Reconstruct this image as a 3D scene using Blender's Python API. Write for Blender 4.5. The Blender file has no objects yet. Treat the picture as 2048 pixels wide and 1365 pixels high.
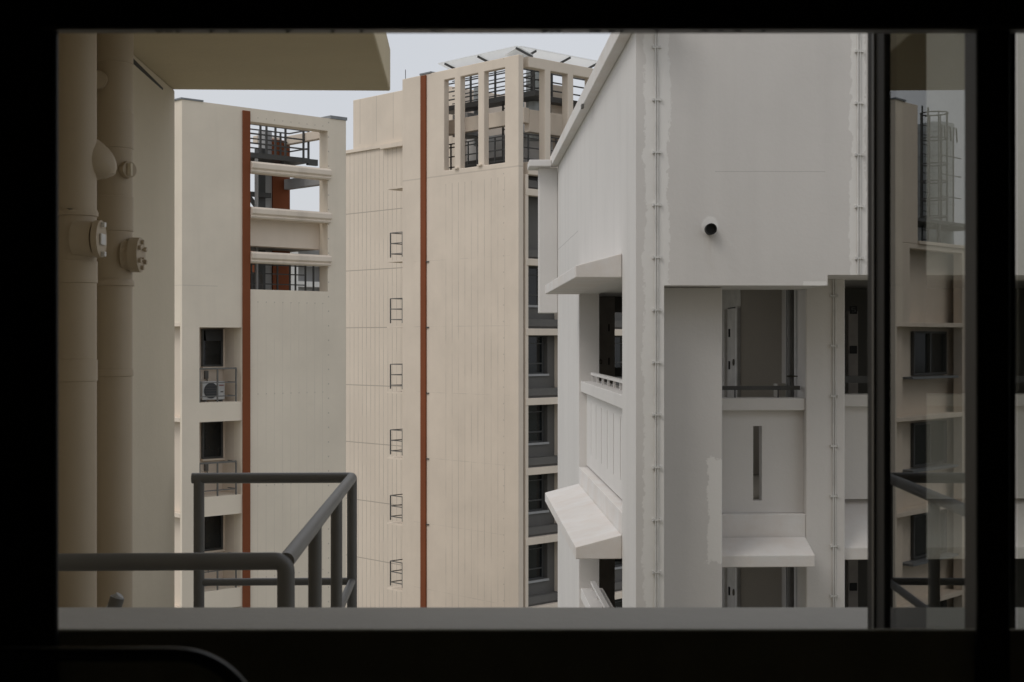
import bpy, bmesh, math, random
from mathutils import Vector, Matrix
random.seed(7)
SC = bpy.context.scene
COL = SC.collection
F = 2844.0      # focal length in photo pixels (50 mm on 36 mm, 2048 px wide)
CX, CY = 1024.0, 682.5
H = 30.0        # eye height above the ground

# ------------------------------------------------------------------ camera
cam = bpy.data.cameras.new('camera'); co = bpy.data.objects.new('camera', cam); COL.objects.link(co)
co.location = (0, 0, H); co.rotation_euler = (math.radians(90), 0, 0)
cam.lens = 50; cam.sensor_width = 36; cam.clip_start = 0.05; cam.clip_end = 4000
cam.dof.use_dof = True; cam.dof.focus_distance = 34; cam.dof.aperture_fstop = 9
SC.camera = co

# ------------------------------------------------------------------ sky and sun (overcast)
SUN_AZ = math.radians(-62)   # compass angle from +Y (the view direction); negative = to the left
SUN_EL = math.radians(50)
w = bpy.data.worlds.new('World'); SC.world = w; w.use_nodes = True
nt = w.node_tree; nt.nodes.clear()
wo = nt.nodes.new('ShaderNodeOutputWorld'); bg = nt.nodes.new('ShaderNodeBackground')
sky = nt.nodes.new('ShaderNodeTexSky'); sky.sky_type = 'NISHITA'; sky.sun_disc = False
sky.sun_elevation = SUN_EL; sky.sun_rotation = SUN_AZ; sky.air_density = 1.0; sky.dust_density = 3.0
mix = nt.nodes.new('ShaderNodeMix'); mix.data_type = 'RGBA'
mix.inputs[0].default_value = 0.86
tcw = nt.nodes.new('ShaderNodeTexCoord'); nzw = nt.nodes.new('ShaderNodeTexNoise')
nzw.inputs['Scale'].default_value = 2.2; nzw.inputs['Detail'].default_value = 5
mpw = nt.nodes.new('ShaderNodeMapping'); mpw.inputs['Scale'].default_value = (1, 1, 2.5)
crw = nt.nodes.new('ShaderNodeValToRGB')
crw.color_ramp.elements[0].position = 0.3; crw.color_ramp.elements[0].color = (5.9, 6.1, 6.55, 1)
crw.color_ramp.elements[1].position = 0.75; crw.color_ramp.elements[1].color = (6.55, 6.62, 6.75, 1)
nt.links.new(tcw.outputs['Generated'], mpw.inputs[0]); nt.links.new(mpw.outputs[0], nzw.inputs[0])
nt.links.new(nzw.outputs[0], crw.inputs[0])
nt.links.new(sky.outputs[0], mix.inputs[6]); nt.links.new(crw.outputs[0], mix.inputs[7])
nt.links.new(mix.outputs[2], bg.inputs[0]); bg.inputs[1].default_value = 0.088
nt.links.new(bg.outputs[0], wo.inputs[0])
sl = bpy.data.lights.new('sun', 'SUN'); so = bpy.data.objects.new('sun', sl); COL.objects.link(so)
sl.energy = 0.75; sl.angle = math.radians(28); sl.color = (1.0, 0.96, 0.9)
sd = Vector((math.sin(SUN_AZ)*math.cos(SUN_EL), math.cos(SUN_AZ)*math.cos(SUN_EL), math.sin(SUN_EL)))
# light comes from the left and a little from behind the viewer
sd = Vector((-0.74*math.cos(SUN_EL), -0.54*math.cos(SUN_EL), math.sin(SUN_EL))).normalized()
sky.sun_rotation = math.atan2(sd.x, sd.y)
so.rotation_euler = sd.to_track_quat('Z', 'Y').to_euler(); so.location = (0, 0, 120)
SC.view_settings.view_transform = 'Standard'; SC.view_settings.look = 'None'
SC.view_settings.exposure = 0.33; SC.view_settings.gamma = 1.0

# ------------------------------------------------------------------ frames: local axes of each building
class Fr:
    """building-aligned frame; x axis at angle a, y axis pointing away; z heights are relative to the eye"""
    def __init__(s, ox, oy, deg):
        a = math.radians(deg); s.o = (ox, oy); s.u = (math.cos(a), math.sin(a)); s.v = (-math.sin(a), math.cos(a)); s.a = a
    def xpx(s, px, y=0.0):
        k = (px-CX)/F
        return (k*(s.o[1]+y*s.v[1]) - s.o[0] - y*s.v[0])/(s.u[0]-k*s.u[1])
    def ypx(s, px, x=0.0):
        k = (px-CX)/F
        return (k*(s.o[1]+x*s.u[1]) - s.o[0] - x*s.u[0])/(s.v[0]-k*s.v[1])
    def z(s, py, x=0.0, y=0.0):
        return (CY-py)/F*(s.o[1]+x*s.u[1]+y*s.v[1])
    def loc(s, X, Y):
        dx, dy = X-s.o[0], Y-s.o[1]
        return dx*s.u[0]+dy*s.u[1], dx*s.v[0]+dy*s.v[1]
def frpx(px, Z, deg): return Fr((px-CX)/F*Z, Z, deg)
FA = frpx(364, 41.5, 43.0)
FB = frpx(1037, 56.5, 43.0)
FC = frpx(1272, 13.04, 2.09)
FO = frpx(350, 10.3, 2.09)

# ------------------------------------------------------------------ mesh builder
class MB:
    def __init__(s): s.v = []; s.f = []
    def add(s, vs, fs):
        n = len(s.v); s.v += [tuple(p) for p in vs]; s.f += [tuple(i+n for i in f) for f in fs]; return s
    def box(s, x0, x1, y0, y1, z0, z1):
        if x0 > x1: x0, x1 = x1, x0
        if y0 > y1: y0, y1 = y1, y0
        if z0 > z1: z0, z1 = z1, z0
        vs = [(x0,y0,z0),(x1,y0,z0),(x1,y1,z0),(x0,y1,z0),(x0,y0,z1),(x1,y0,z1),(x1,y1,z1),(x0,y1,z1)]
        return s.add(vs, [(0,3,2,1),(4,5,6,7),(0,1,5,4),(1,2,6,5),(2,3,7,6),(3,0,4,7)])
    def prism(s, poly, axis, a0, a1):
        """poly in the two other axes (order xy / xz / yz), extruded along axis"""
        def p(q, a):
            return {'x': (a, q[0], q[1]), 'y': (q[0], a, q[1]), 'z': (q[0], q[1], a)}[axis]
        n = len(poly)
        vs = [p(q, a0) for q in poly]+[p(q, a1) for q in poly]
        fs = [tuple(range(n))[::-1], tuple(range(n, 2*n))]+[(i, (i+1) % n, n+(i+1) % n, n+i) for i in range(n)]
        return s.add(vs, fs)
    def tube(s, pts, r, seg=12, caps=True):
        pts = [Vector(p) for p in pts]; n = len(pts); rings = []
        rr = r if isinstance(r, (list, tuple)) else [r]*n
        prev = None
        for i, p in enumerate(pts):
            d = (pts[min(i+1, n-1)]-pts[max(i-1, 0)])
            if d.length < 1e-9: d = Vector((0, 0, 1))
            d.normalize()
            if prev is None:
                a = Vector((0, 0, 1)) if abs(d.z) < 0.9 else Vector((1, 0, 0))
                nrm = d.cross(a).normalized()
            else:
                nrm = (prev-d*prev.dot(d)).normalized()
            prev = nrm; b = d.cross(nrm)
            # mitre
            k = 1.0
            if 0 < i < n-1:
                c = (pts[i]-pts[i-1]).normalized().dot(d); k = 1.0/max(c, 0.5)
                k = min(k, 1.3)
            rings.append([p+(nrm*math.cos(2*math.pi*j/seg)+b*math.sin(2*math.pi*j/seg))*rr[i]*1.0 for j in range(seg)])
        vs = [v for r_ in rings for v in r_]; fs = []
        for i in range(n-1):
            for j in range(seg):
                a = i*seg+j; b_ = i*seg+(j+1) % seg
                fs.append((a, b_, b_+seg, a+seg))
        if caps:
            fs.append(tuple(range(seg))[::-1]); fs.append(tuple((n-1)*seg+j for j in range(seg)))
        return s.add(vs, fs)
    def rod(s, p0, p1, r, seg=12): return s.tube([p0, p1], r, seg)
    def bar(s, p0, p1, w_, h_=None):
        """square bar"""
        h_ = h_ or w_
        p0 = Vector(p0); p1 = Vector(p1); d = (p1-p0).normalized()
        a = Vector((0, 0, 1)) if abs(d.z) < 0.9 else Vector((0, 1, 0))
        n = d.cross(a).normalized(); b = n.cross(d)
        vs = [p+n*sx*w_/2+b*sz*h_/2 for p in (p0, p1) for sx, sz in ((-1,-1),(1,-1),(1,1),(-1,1))]
        return s.add(vs, [(0,1,2,3),(7,6,5,4),(0,4,5,1),(1,5,6,2),(2,6,7,3),(3,7,4,0)])
    def wall(s, axis, a0, a1, z0, z1, t0, t1, holes):
        """wall along axis x or y with rectangular holes (a0,a1,z0,z1); thickness t0..t1 on the other axis"""
        A = sorted(set([a0, a1]+[min(max(h[i], a0), a1) for h in holes for i in (0, 1)]))
        Zs = sorted(set([z0, z1]+[min(max(h[i], z0), z1) for h in holes for i in (2, 3)]))
        def solid(i, j):
            if i < 0 or j < 0 or i >= len(A)-1 or j >= len(Zs)-1: return False
            ca, cz = (A[i]+A[i+1])/2, (Zs[j]+Zs[j+1])/2
            return not any(h[0] < ca < h[1] and h[2] < cz < h[3] for h in holes)
        def P(a, t, z): return (a, t, z) if axis == 'x' else (t, a, z)
        idx = {}; vs = []; fs = []
        def V(i, k, j):
            key = (i, k, j)
            if key not in idx:
                idx[key] = len(vs); vs.append(P(A[i], (t0, t1)[k], Zs[j]))
            return idx[key]
        for i in range(len(A)-1):
            for j in range(len(Zs)-1):
                if not solid(i, j): continue
                fs.append((V(i,0,j), V(i+1,0,j), V(i+1,0,j+1), V(i,0,j+1)))
                fs.append((V(i,1,j), V(i,1,j+1), V(i+1,1,j+1), V(i+1,1,j)))
                if not solid(i-1, j): fs.append((V(i,0,j), V(i,0,j+1), V(i,1,j+1), V(i,1,j)))
                if not solid(i+1, j): fs.append((V(i+1,0,j), V(i+1,1,j), V(i+1,1,j+1), V(i+1,0,j+1)))
                if not solid(i, j-1): fs.append((V(i,0,j), V(i,1,j), V(i+1,1,j), V(i+1,0,j)))
                if not solid(i, j+1): fs.append((V(i,0,j+1), V(i+1,0,j+1), V(i+1,1,j+1), V(i,1,j+1)))
        return s.add(vs, fs)
    def disc(s, c, r, axis, t0, t1, seg=24, r2=None):
        r2 = r if r2 is None else r2
        vs = []
        for t, rad in ((t0, r), (t1, r2)):
            for j in range(seg):
                a = 2*math.pi*j/seg; p, q = math.cos(a)*rad, math.sin(a)*rad
                vs.append({'x': (t, c[0]+p, c[1]+q), 'y': (c[0]+p, t, c[1]+q), 'z': (c[0]+p, c[1]+q, t)}[axis])
        fs = [tuple(range(seg))[::-1], tuple(range(seg, 2*seg))]+[(j, (j+1) % seg, seg+(j+1) % seg, seg+j) for j in range(seg)]
        return s.add(vs, fs)
    def build(s, name, mat, parent=None, bevel=0.0, smooth=False, zoff=H, origin=None):
        me = bpy.data.meshes.new(name)
        o_ = origin or (0, 0, 0)
        me.from_pydata([(p[0]-o_[0], p[1]-o_[1], p[2]+zoff-o_[2]) for p in s.v], [], s.f)
        bm = bmesh.new(); bm.from_mesh(me); bmesh.ops.recalc_face_normals(bm, faces=bm.faces)
        if smooth:
            for f in bm.faces: f.smooth = True
            for e in bm.edges:
                if len(e.link_faces) == 2 and e.calc_face_angle(0) > 0.7: e.smooth = False
        bm.to_mesh(me); bm.free(); me.update()
        me.materials.append(mat)
        ob = bpy.data.objects.new(name, me); COL.objects.link(ob); ob.location = o_
        if parent is not None: ob.parent = parent
        if bevel:
            m = ob.modifiers.new('bevel', 'BEVEL'); m.width = bevel; m.segments = 2; m.limit_method = 'ANGLE'; m.angle_limit = 0.9
        return ob

def tag(o, label=None, cat=None, group=None, kind=None):
    if label: o['label'] = label
    if cat: o['category'] = cat
    if group: o['group'] = group
    if kind: o['kind'] = kind
    return o
def thing(name, label, cat, fr=None, loc=None, rz=0, group=None):
    o = bpy.data.objects.new(name, None); COL.objects.link(o)
    if fr: o.location = (fr.o[0], fr.o[1], 0); o.rotation_euler = (0, 0, fr.a)
    else: o.location = loc or (0, 0, 0); o.rotation_euler = (0, 0, rz)
    o.empty_display_size = 0.3
    return tag(o, label, cat, group)

# ------------------------------------------------------------------ materials
def newmat(name):
    m = bpy.data.materials.new(name); m.use_nodes = True; nt = m.node_tree
    return m, nt, nt.nodes['Principled BSDF']
def math_(nt, op, a, b=None, c=None, clamp=False):
    n = nt.nodes.new('ShaderNodeMath'); n.operation = op; n.use_clamp = clamp
    for i, x in enumerate((a, b, c)):
        if x is None: continue
        if isinstance(x, (int, float)): n.inputs[i].default_value = x
        else: nt.links.new(x, n.inputs[i])
    return n.outputs[0]
def noise(nt, vec, scale, detail=4, rough=0.55, sc=(1, 1, 1)):
    mp = nt.nodes.new('ShaderNodeMapping'); mp.inputs['Scale'].default_value = sc; nt.links.new(vec, mp.inputs[0])
    n = nt.nodes.new('ShaderNodeTexNoise'); n.inputs['Scale'].default_value = scale
    n.inputs['Detail'].default_value = detail; n.inputs['Roughness'].default_value = rough
    nt.links.new(mp.outputs[0], n.inputs[0]); return n.outputs[0]
def mixc(nt, fac, a, b):
    n = nt.nodes.new('ShaderNodeMix'); n.data_type = 'RGBA'
    if isinstance(fac, (int, float)): n.inputs[0].default_value = fac
    else: nt.links.new(fac, n.inputs[0])
    for i, x in ((6, a), (7, b)):
        if isinstance(x, tuple): n.inputs[i].default_value = (*x[:3], 1)
        else: nt.links.new(x, n.inputs[i])
    return n.outputs[2]
def ramp(nt, x, lo, hi):
    n = nt.nodes.new('ShaderNodeMapRange'); n.inputs[1].default_value = lo; n.inputs[2].default_value = hi
    nt.links.new(x, n.inputs[0]); return n.outputs[0]
def scl(c, k): return tuple(min(1, v*k) for v in c)

def paint(name, col, rough=0.82, var=0.08, streak=0.08, bump=0.25, scale=1.0, extra=None):
    """painted render: mottling, faint rain streaks, fine plaster bump.  extra(nt, xyz, colour) -> colour"""
    m, nt, b = newmat(name)
    tc = nt.nodes.new('ShaderNodeTexCoord').outputs['Object']
    sep = nt.nodes.new('ShaderNodeSeparateXYZ'); nt.links.new(tc, sep.inputs[0])
    xyz = (sep.outputs[0], sep.outputs[1], sep.outputs[2])
    n1 = noise(nt, tc, 0.45*scale, 5, 0.6)
    n2 = noise(nt, tc, 3.2*scale, 4, 0.6)
    n3 = noise(nt, tc, 2.4*scale, 3, 0.5, (1, 1, 0.07))
    c = mixc(nt, ramp(nt, n1, 0.3, 0.7), scl(col, 1-var), scl(col, 1+var*0.5))
    c = mixc(nt, math_(nt, 'MULTIPLY', ramp(nt, n3, 0.52, 0.8), streak*2.5, clamp=True), c, scl(col, 0.72))
    c = mixc(nt, math_(nt, 'MULTIPLY', ramp(nt, n2, 0.55, 0.8), var*1.6, clamp=True), c, scl(col, 0.8))
    if extra: c = extra(nt, xyz, c, tc)
    nt.links.new(c, b.inputs['Base Color']); b.inputs['Roughness'].default_value = rough
    b.inputs['Specular IOR Level'].default_value = 0.3
    if bump:
        bp = nt.nodes.new('ShaderNodeBump'); bp.inputs['Strength'].default_value = bump; bp.inputs['Distance'].default_value = 0.01
        nb = noise(nt, tc, 18, 6, 0.65); nt.links.new(nb, bp.inputs['Height']); nt.links.new(bp.outputs[0], b.inputs['Normal'])
    return m
def plain(name, col, rough=0.5, metal=0.0, var=0.12):
    m, nt, b = newmat(name)
    tc = nt.nodes.new('ShaderNodeTexCoord').outputs['Object']
    n1 = noise(nt, tc, 6, 4)
    nt.links.new(mixc(nt, ramp(nt, n1, 0.3, 0.7), scl(col, 1-var), scl(col, 1+var)), b.inputs['Base Color'])
    b.inputs['Roughness'].default_value = rough; b.inputs['Metallic'].default_value = metal
    return m
def band(nt, x, lo, hi):   # 1 inside lo..hi
    return math_(nt, 'MULTIPLY', math_(nt, 'GREATER_THAN', x, lo), math_(nt, 'LESS_THAN', x, hi))
def lines(nt, x, x0, step, wid):   # thin lines every step
    fr = math_(nt, 'FRACT', math_(nt, 'DIVIDE', math_(nt, 'SUBTRACT', x, x0), step))
    return math_(nt, 'LESS_THAN', fr, wid/step)

CREAM = (0.735, 0.64, 0.535)
CREAM_A = (0.80, 0.71, 0.585)
WHITE = (0.70, 0.675, 0.65)
M = {}
# tower B, main face: panel joints (vertical grooves) in the panelled zone
B_G0, B_G1 = FB.ypx(1010), FB.ypx(884)
def b_extra(nt, xyz, c, tc):
    x, y, z = xyz
    g = math_(nt, 'MULTIPLY', lines(nt, y, B_G0, 0.405, 0.035), band(nt, y, B_G0-0.01, B_G1))
    g = math_(nt, 'MULTIPLY', g, math_(nt, 'LESS_THAN', z, H+6.6))
    # grooves are filled and faint in places
    g = math_(nt, 'MULTIPLY', g, ramp(nt, noise(nt, tc, 0.7, 3), 0.35, 0.6))
    h = lines(nt, z, H+0.6, 2.8, 0.03)
    h = math_(nt, 'MULTIPLY', math_(nt, 'MULTIPLY', h, math_(nt, 'LESS_THAN', z, H+6.0)), ramp(nt, noise(nt, tc, 1.1, 3), 0.4, 0.65))
    h = math_(nt, 'MULTIPLY', h, band(nt, y, 0.5, 6.6))
    g = math_(nt, 'MAXIMUM', g, math_(nt, 'MULTIPLY', h, 0.6))
    seam = math_(nt, 'MULTIPLY', band(nt, z, H+6.93, H+6.985), 0.7)
    g = math_(nt, 'MAXIMUM', g, seam)
    dots = math_(nt, 'MULTIPLY', lines(nt, z, H+0.1, 0.66, 0.05), band(nt, y, 0.84, 0.9))
    g = math_(nt, 'MAXIMUM', g, dots)
    return mixc(nt, math_(nt, 'MULTIPLY', g, 0.45), c, scl(CREAM, 0.42))
M['cream_b'] = paint('cream_tower_paint', CREAM, extra=b_extra)
def bw_extra(nt, xyz, c, tc):
    x, y, z = xyz
    g = lines(nt, y, 11.4, 0.335, 0.03)
    g = math_(nt, 'MULTIPLY', g, math_(nt, 'LESS_THAN', z, H+9.3))
    g = math_(nt, 'MULTIPLY', g, ramp(nt, noise(nt, tc, 0.9, 3), 0.3, 0.55))
    h = lines(nt, z, H+0.63, 2.8, 0.04)
    h = math_(nt, 'MULTIPLY', h, math_(nt, 'LESS_THAN', z, H+7))
    g = math_(nt, 'MAXIMUM', g, h)
    top = math_(nt, 'MULTIPLY', lines(nt, y, 12.0, 1.3, 0.04), math_(nt, 'GREATER_THAN', z, H+9.6))
    g = math_(nt, 'MAXIMUM', g, math_(nt, 'MULTIPLY', top, 0.6))
    return mixc(nt, math_(nt, 'MULTIPLY', g, 0.75), c, scl(CREAM, 0.45))
M['cream_wing'] = paint('cream_wing_paint', scl(CREAM, 1.02), extra=bw_extra)
M['cream'] = paint('cream_paint', CREAM, var=0.06)
M['cream_bar'] = paint('cream_bar_paint', scl(CREAM, 1.06), var=0.1, streak=0.2)
A_G0, A_G1 = FA.xpx(515), FA.xpx(648)
A_D = FA.xpx(656)
def a_extra(nt, xyz, c, tc):
    x, y, z = xyz
    g = math_(nt, 'MULTIPLY', lines(nt, x, A_G0, 0.30, 0.018), band(nt, x, A_G0-0.01, A_G1))
    g = math_(nt, 'MULTIPLY', g, math_(nt, 'LESS_THAN', z, H+1.2))
    g = math_(nt, 'MULTIPLY', g, ramp(nt, noise(nt, tc, 0.9, 3), 0.35, 0.65))
    d = math_(nt, 'MULTIPLY', lines(nt, z, H, 0.46, 0.045), band(nt, x, A_D, A_D+0.045))
    d2 = math_(nt, 'MULTIPLY', math_(nt, 'MULTIPLY', lines(nt, z, H+1.17, 2.8, 0.035), lines(nt, x, A_G0, 0.30, 0.035)), band(nt, x, A_G0-.01, A_G1))
    g = math_(nt, 'MAXIMUM', math_(nt, 'MULTIPLY', g, 0.5), math_(nt, 'MAXIMUM', d, d2))
    h = math_(nt, 'MULTIPLY', band(nt, z, H+1.62, H+1.645), math_(nt, 'LESS_THAN', x, 1.2))
    g = math_(nt, 'MAXIMUM', g, math_(nt, 'MULTIPLY', h, 0.5))
    return mixc(nt, math_(nt, 'MULTIPLY', g, 0.5), c, scl(CREAM_A, 0.4))
M['cream_a'] = paint('cream_block_paint', CREAM_A, extra=a_extra)
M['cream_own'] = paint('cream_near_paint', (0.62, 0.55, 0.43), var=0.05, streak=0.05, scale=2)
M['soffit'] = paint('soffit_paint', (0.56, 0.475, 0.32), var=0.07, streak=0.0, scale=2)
M['orange'] = paint('burnt_orange_paint', (0.215, 0.064, 0.024), var=0.1, streak=0.1)
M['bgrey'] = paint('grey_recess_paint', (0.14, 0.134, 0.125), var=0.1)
M['bgrey_light'] = paint('light_grey_paint', (0.38, 0.38, 0.38), var=0.1)
# white building: hairline cracks, repaired paint bands beside the conduits
CD1 = FC.xpx(1313); CD2 = FC.xpx(1716); SPX, SPZ = FC.xpx(1420), FC.z(459)
def rag(nt, x, z, tc, x0, half, amp=0.05, sc=2.2):
    n = math_(nt, 'ADD', math_(nt, 'MULTIPLY', noise(nt, tc, sc, 4, 0.7), 0.7), math_(nt, 'MULTIPLY', noise(nt, tc, sc*9, 4, 0.8, (1,1,0.6)), 0.5))
    n = math_(nt, 'SUBTRACT', n, 0.1)
    d = math_(nt, 'ABSOLUTE', math_(nt, 'SUBTRACT', x, x0))
    d = math_(nt, 'ADD', d, math_(nt, 'MULTIPLY', math_(nt, 'SUBTRACT', n, 0.5), amp*2))
    return ramp(nt, d, half+0.004, half-0.004)
def c_extra(nt, xyz, c, tc):
    x, y, z = xyz
    front = math_(nt, 'LESS_THAN', y, 0.02)
    p1 = rag(nt, x, z, tc, CD1, 0.115, 0.12)
    p2 = rag(nt, x, z, tc, CD2, 0.07, 0.10)
    dx = math_(nt, 'SUBTRACT', x, SPX); dz = math_(nt, 'SUBTRACT', z, SPZ+H+0.03)
    rr = math_(nt, 'SQRT', math_(nt, 'ADD', math_(nt, 'MULTIPLY', dx, dx), math_(nt, 'MULTIPLY', math_(nt, 'MULTIPLY', dz, dz), 0.7)))
    rr = math_(nt, 'ADD', rr, math_(nt, 'MULTIPLY', math_(nt, 'SUBTRACT', noise(nt, tc, 6, 4, 0.7), 0.5), 0.05))
    p3 = ramp(nt, rr, 0.085, 0.07)
    xe = FC.xpx(1640)
    bx = math_(nt, 'ADD', x, math_(nt, 'MULTIPLY', math_(nt, 'SUBTRACT', noise(nt, tc, 9, 4, 0.7), 0.5), 0.1))
    p4 = math_(nt, 'MULTIPLY', band(nt, bx, FC.xpx(1606), FC.xpx(1654)), math_(nt, 'LESS_THAN', z, H+0.55))
    p = math_(nt, 'MAXIMUM', math_(nt, 'MAXIMUM', p1, p2), math_(nt, 'MAXIMUM', p3, p4))
    p = math_(nt, 'MULTIPLY', math_(nt, 'MULTIPLY', p, front), 0.75)
    c = mixc(nt, p, c, (0.83, 0.815, 0.79))
    sx = math_(nt, 'ABSOLUTE', math_(nt, 'SUBTRACT', x, SPX))
    st = math_(nt, 'MULTIPLY', ramp(nt, sx, 0.07, 0.01), band(nt, z, H+SPZ-0.42, H+SPZ-0.03))
    st = math_(nt, 'MULTIPLY', math_(nt, 'MULTIPLY', st, ramp(nt, z, H+SPZ-0.45, H+SPZ-0.05)), math_(nt, 'MULTIPLY', ramp(nt, noise(nt, tc, 14, 4, .7, (1, 1, .2)), .3, .7), front))
    c = mixc(nt, math_(nt, 'MULTIPLY', st, 0.45), c, (0.36, 0.31, 0.25))
    blot = math_(nt, 'MULTIPLY', ramp(nt, noise(nt, tc, 0.9, 6, 0.75), 0.52, 0.66), 0.16)
    c = mixc(nt, blot, c, (0.55, 0.53, 0.52))
    # hairline crack across the front, and a kinked one on the side
    wob = math_(nt, 'MULTIPLY', math_(nt, 'SUBTRACT', noise(nt, tc, 1.5, 3), 0.5), 0.02)
    zc = math_(nt, 'ADD', z, wob)
    k1 = math_(nt, 'MULTIPLY', band(nt, zc, H+1.556, H+1.561), band(nt, x, FC.xpx(1430), FC.xpx(1650)))
    k1 = math_(nt, 'MULTIPLY', k1, front)
    k2 = math_(nt, 'MULTIPLY', band(nt, zc, H+1.50, H+1.512), band(nt, y, 6.4, 11))
    k2 = math_(nt, 'MULTIPLY', k2, math_(nt, 'LESS_THAN', x, 0.01))
    return mixc(nt, math_(nt, 'MULTIPLY', math_(nt, 'MAXIMUM', k1, k2), 0.45), c, scl(WHITE, 0.4))
M['white'] = paint('white_wall_paint', WHITE, var=0.08, streak=0.12, extra=c_extra)
def panel_extra(nt, xyz, c, tc):
    x, y, z = xyz
    nx = math_(nt, 'ADD', x, math_(nt, 'MULTIPLY', math_(nt, 'SUBTRACT', noise(nt, tc, 5, 6, 0.85), 0.5), 0.22))
    nz = math_(nt, 'ADD', z, math_(nt, 'MULTIPLY', math_(nt, 'SUBTRACT', noise(nt, tc, 11, 6, 0.85), 0.5), 0.25))
    p = math_(nt, 'MULTIPLY', math_(nt, 'GREATER_THAN', nx, FC.xpx(1414, 0.36)), band(nt, nz, H+FC.z(1126, 0, .36), H+FC.z(918, 0, .36)))
    return mixc(nt, math_(nt, 'MULTIPLY', p, 0.75), c, (0.82, 0.80, 0.77))
M['white_panel'] = paint('white_panel_paint', scl(WHITE, 0.92), var=0.06, streak=0.1, extra=panel_extra)
M['white_plain'] = paint('white_plain_paint', WHITE, var=0.06, streak=0.08)
def dusty(nt, xyz, c, tc):
    n = ramp(nt, noise(nt, tc, 2.2, 5, 0.7), 0.35, 0.75)
    return mixc(nt, math_(nt, 'MULTIPLY', n, 0.45), c, (0.60, 0.50, 0.42))
M['white_dusty'] = paint('white_dusty_paint', (0.74, 0.72, 0.70), var=0.08, streak=0.0, extra=dusty)
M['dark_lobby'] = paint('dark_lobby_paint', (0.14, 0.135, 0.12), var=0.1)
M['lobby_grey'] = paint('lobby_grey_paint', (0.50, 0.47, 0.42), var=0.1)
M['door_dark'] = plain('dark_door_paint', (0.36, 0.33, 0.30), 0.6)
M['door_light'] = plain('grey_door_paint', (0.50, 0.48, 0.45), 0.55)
M['steel'] = plain('dark_grey_steel_paint', (0.062, 0.062, 0.06), 0.5)
M['rail_near'] = plain('charcoal_rail_paint', (0.105, 0.102, 0.096), 0.42, 0, 0.06)
M['rail_mid'] = plain('grey_rail_paint', (0.125, 0.12, 0.11), 0.5)
M['black'] = plain('black_frame_coating', (0.004, 0.004, 0.004), 0.6)
M['chair_black'] = plain('black_chair_tube', (0.03, 0.03, 0.03), 0.28)
M['frame_dark'] = plain('dark_frame_coating', (0.022, 0.022, 0.02), 0.5)
M['frame_grey'] = plain('dull_aluminium', (0.09, 0.088, 0.08), 0.4, 0.3)
M['room'] = plain('dim_room_paint', (0.42, 0.39, 0.31), 0.9)
M['pipe'] = paint('beige_pipe_paint', (0.46, 0.38, 0.28), var=0.05, streak=0.05, rough=0.5, bump=0.1, scale=3)
M['ledge'] = paint('weathered_ledge_paint', (0.385, 0.37, 0.34), var=0.08, streak=0.0, scale=3)
M['ac_white'] = plain('ac_casing', (0.50, 0.50, 0.49), 0.5)
M['ac_dark'] = plain('ac_grille', (0.035, 0.037, 0.04), 0.5)
M['red_mark'] = plain('faded_red_print', (0.25, 0.06, 0.045), 0.6)
M['flash'] = plain('zinc_flashing', (0.22, 0.23, 0.24), 0.5, 0.2)
M['tank'] = plain('tank_steel', (0.45, 0.48, 0.48), 0.45, 0.2)
M['conduit'] = plain('white_conduit', (0.66, 0.65, 0.63), 0.5)
M['brass'] = plain('handle_metal', (0.10, 0.09, 0.07), 0.3, 0.8)
M['white_far'] = paint('far_white_paint', (0.78, 0.77, 0.74))
def glassy(name, col, rough=0.08):
    m, nt, b = newmat(name)
    tc = nt.nodes.new('ShaderNodeTexCoord').outputs['Object']
    n = noise(nt, tc, 1.7, 3)
    nt.links.new(mixc(nt, ramp(nt, n, 0.3, 0.7), scl(col, 0.6), scl(col, 1.5)), b.inputs['Base Color'])
    b.inputs['Roughness'].default_value = rough; b.inputs['IOR'].default_value = 1.45
    return m
M['dark_glass'] = glassy('dark_window_glass', (0.010, 0.012, 0.013))
def clear_glass(name, tint, ior):
    m = bpy.data.materials.new(name); m.use_nodes = True; nt = m.node_tree; nt.nodes.clear()
    out = nt.nodes.new('ShaderNodeOutputMaterial'); mx = nt.nodes.new('ShaderNodeMixShader')
    fr = nt.nodes.new('ShaderNodeFresnel'); 
    geo = nt.nodes.new('ShaderNodeNewGeometry'); mr = nt.nodes.new('ShaderNodeMapRange')
    mr.inputs[3].default_value = ior; mr.inputs[4].default_value = 1.0/ior     # keep both faces of the thin pane alike
    nt.links.new(geo.outputs['Backfacing'], mr.inputs[0]); nt.links.new(mr.outputs[0], fr.inputs['IOR'])
    tr = nt.nodes.new('ShaderNodeBsdfTransparent'); tr.inputs[0].default_value = (*tint, 1)
    gl = nt.nodes.new('ShaderNodeBsdfGlossy'); gl.inputs['Roughness'].default_value = 0.0
    nt.links.new(fr.outputs[0], mx.inputs[0]); nt.links.new(tr.outputs[0], mx.inputs[1]); nt.links.new(gl.outputs[0], mx.inputs[2])
    nt.links.new(mx.outputs[0], out.inputs[0]); return m
M['pane'] = clear_glass('tinted_pane_glass', (0.60, 0.61, 0.58), 1.42)
M['fixed_pane'] = clear_glass('fixed_pane_glass', (0.84, 0.85, 0.83), 1.4)
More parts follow.
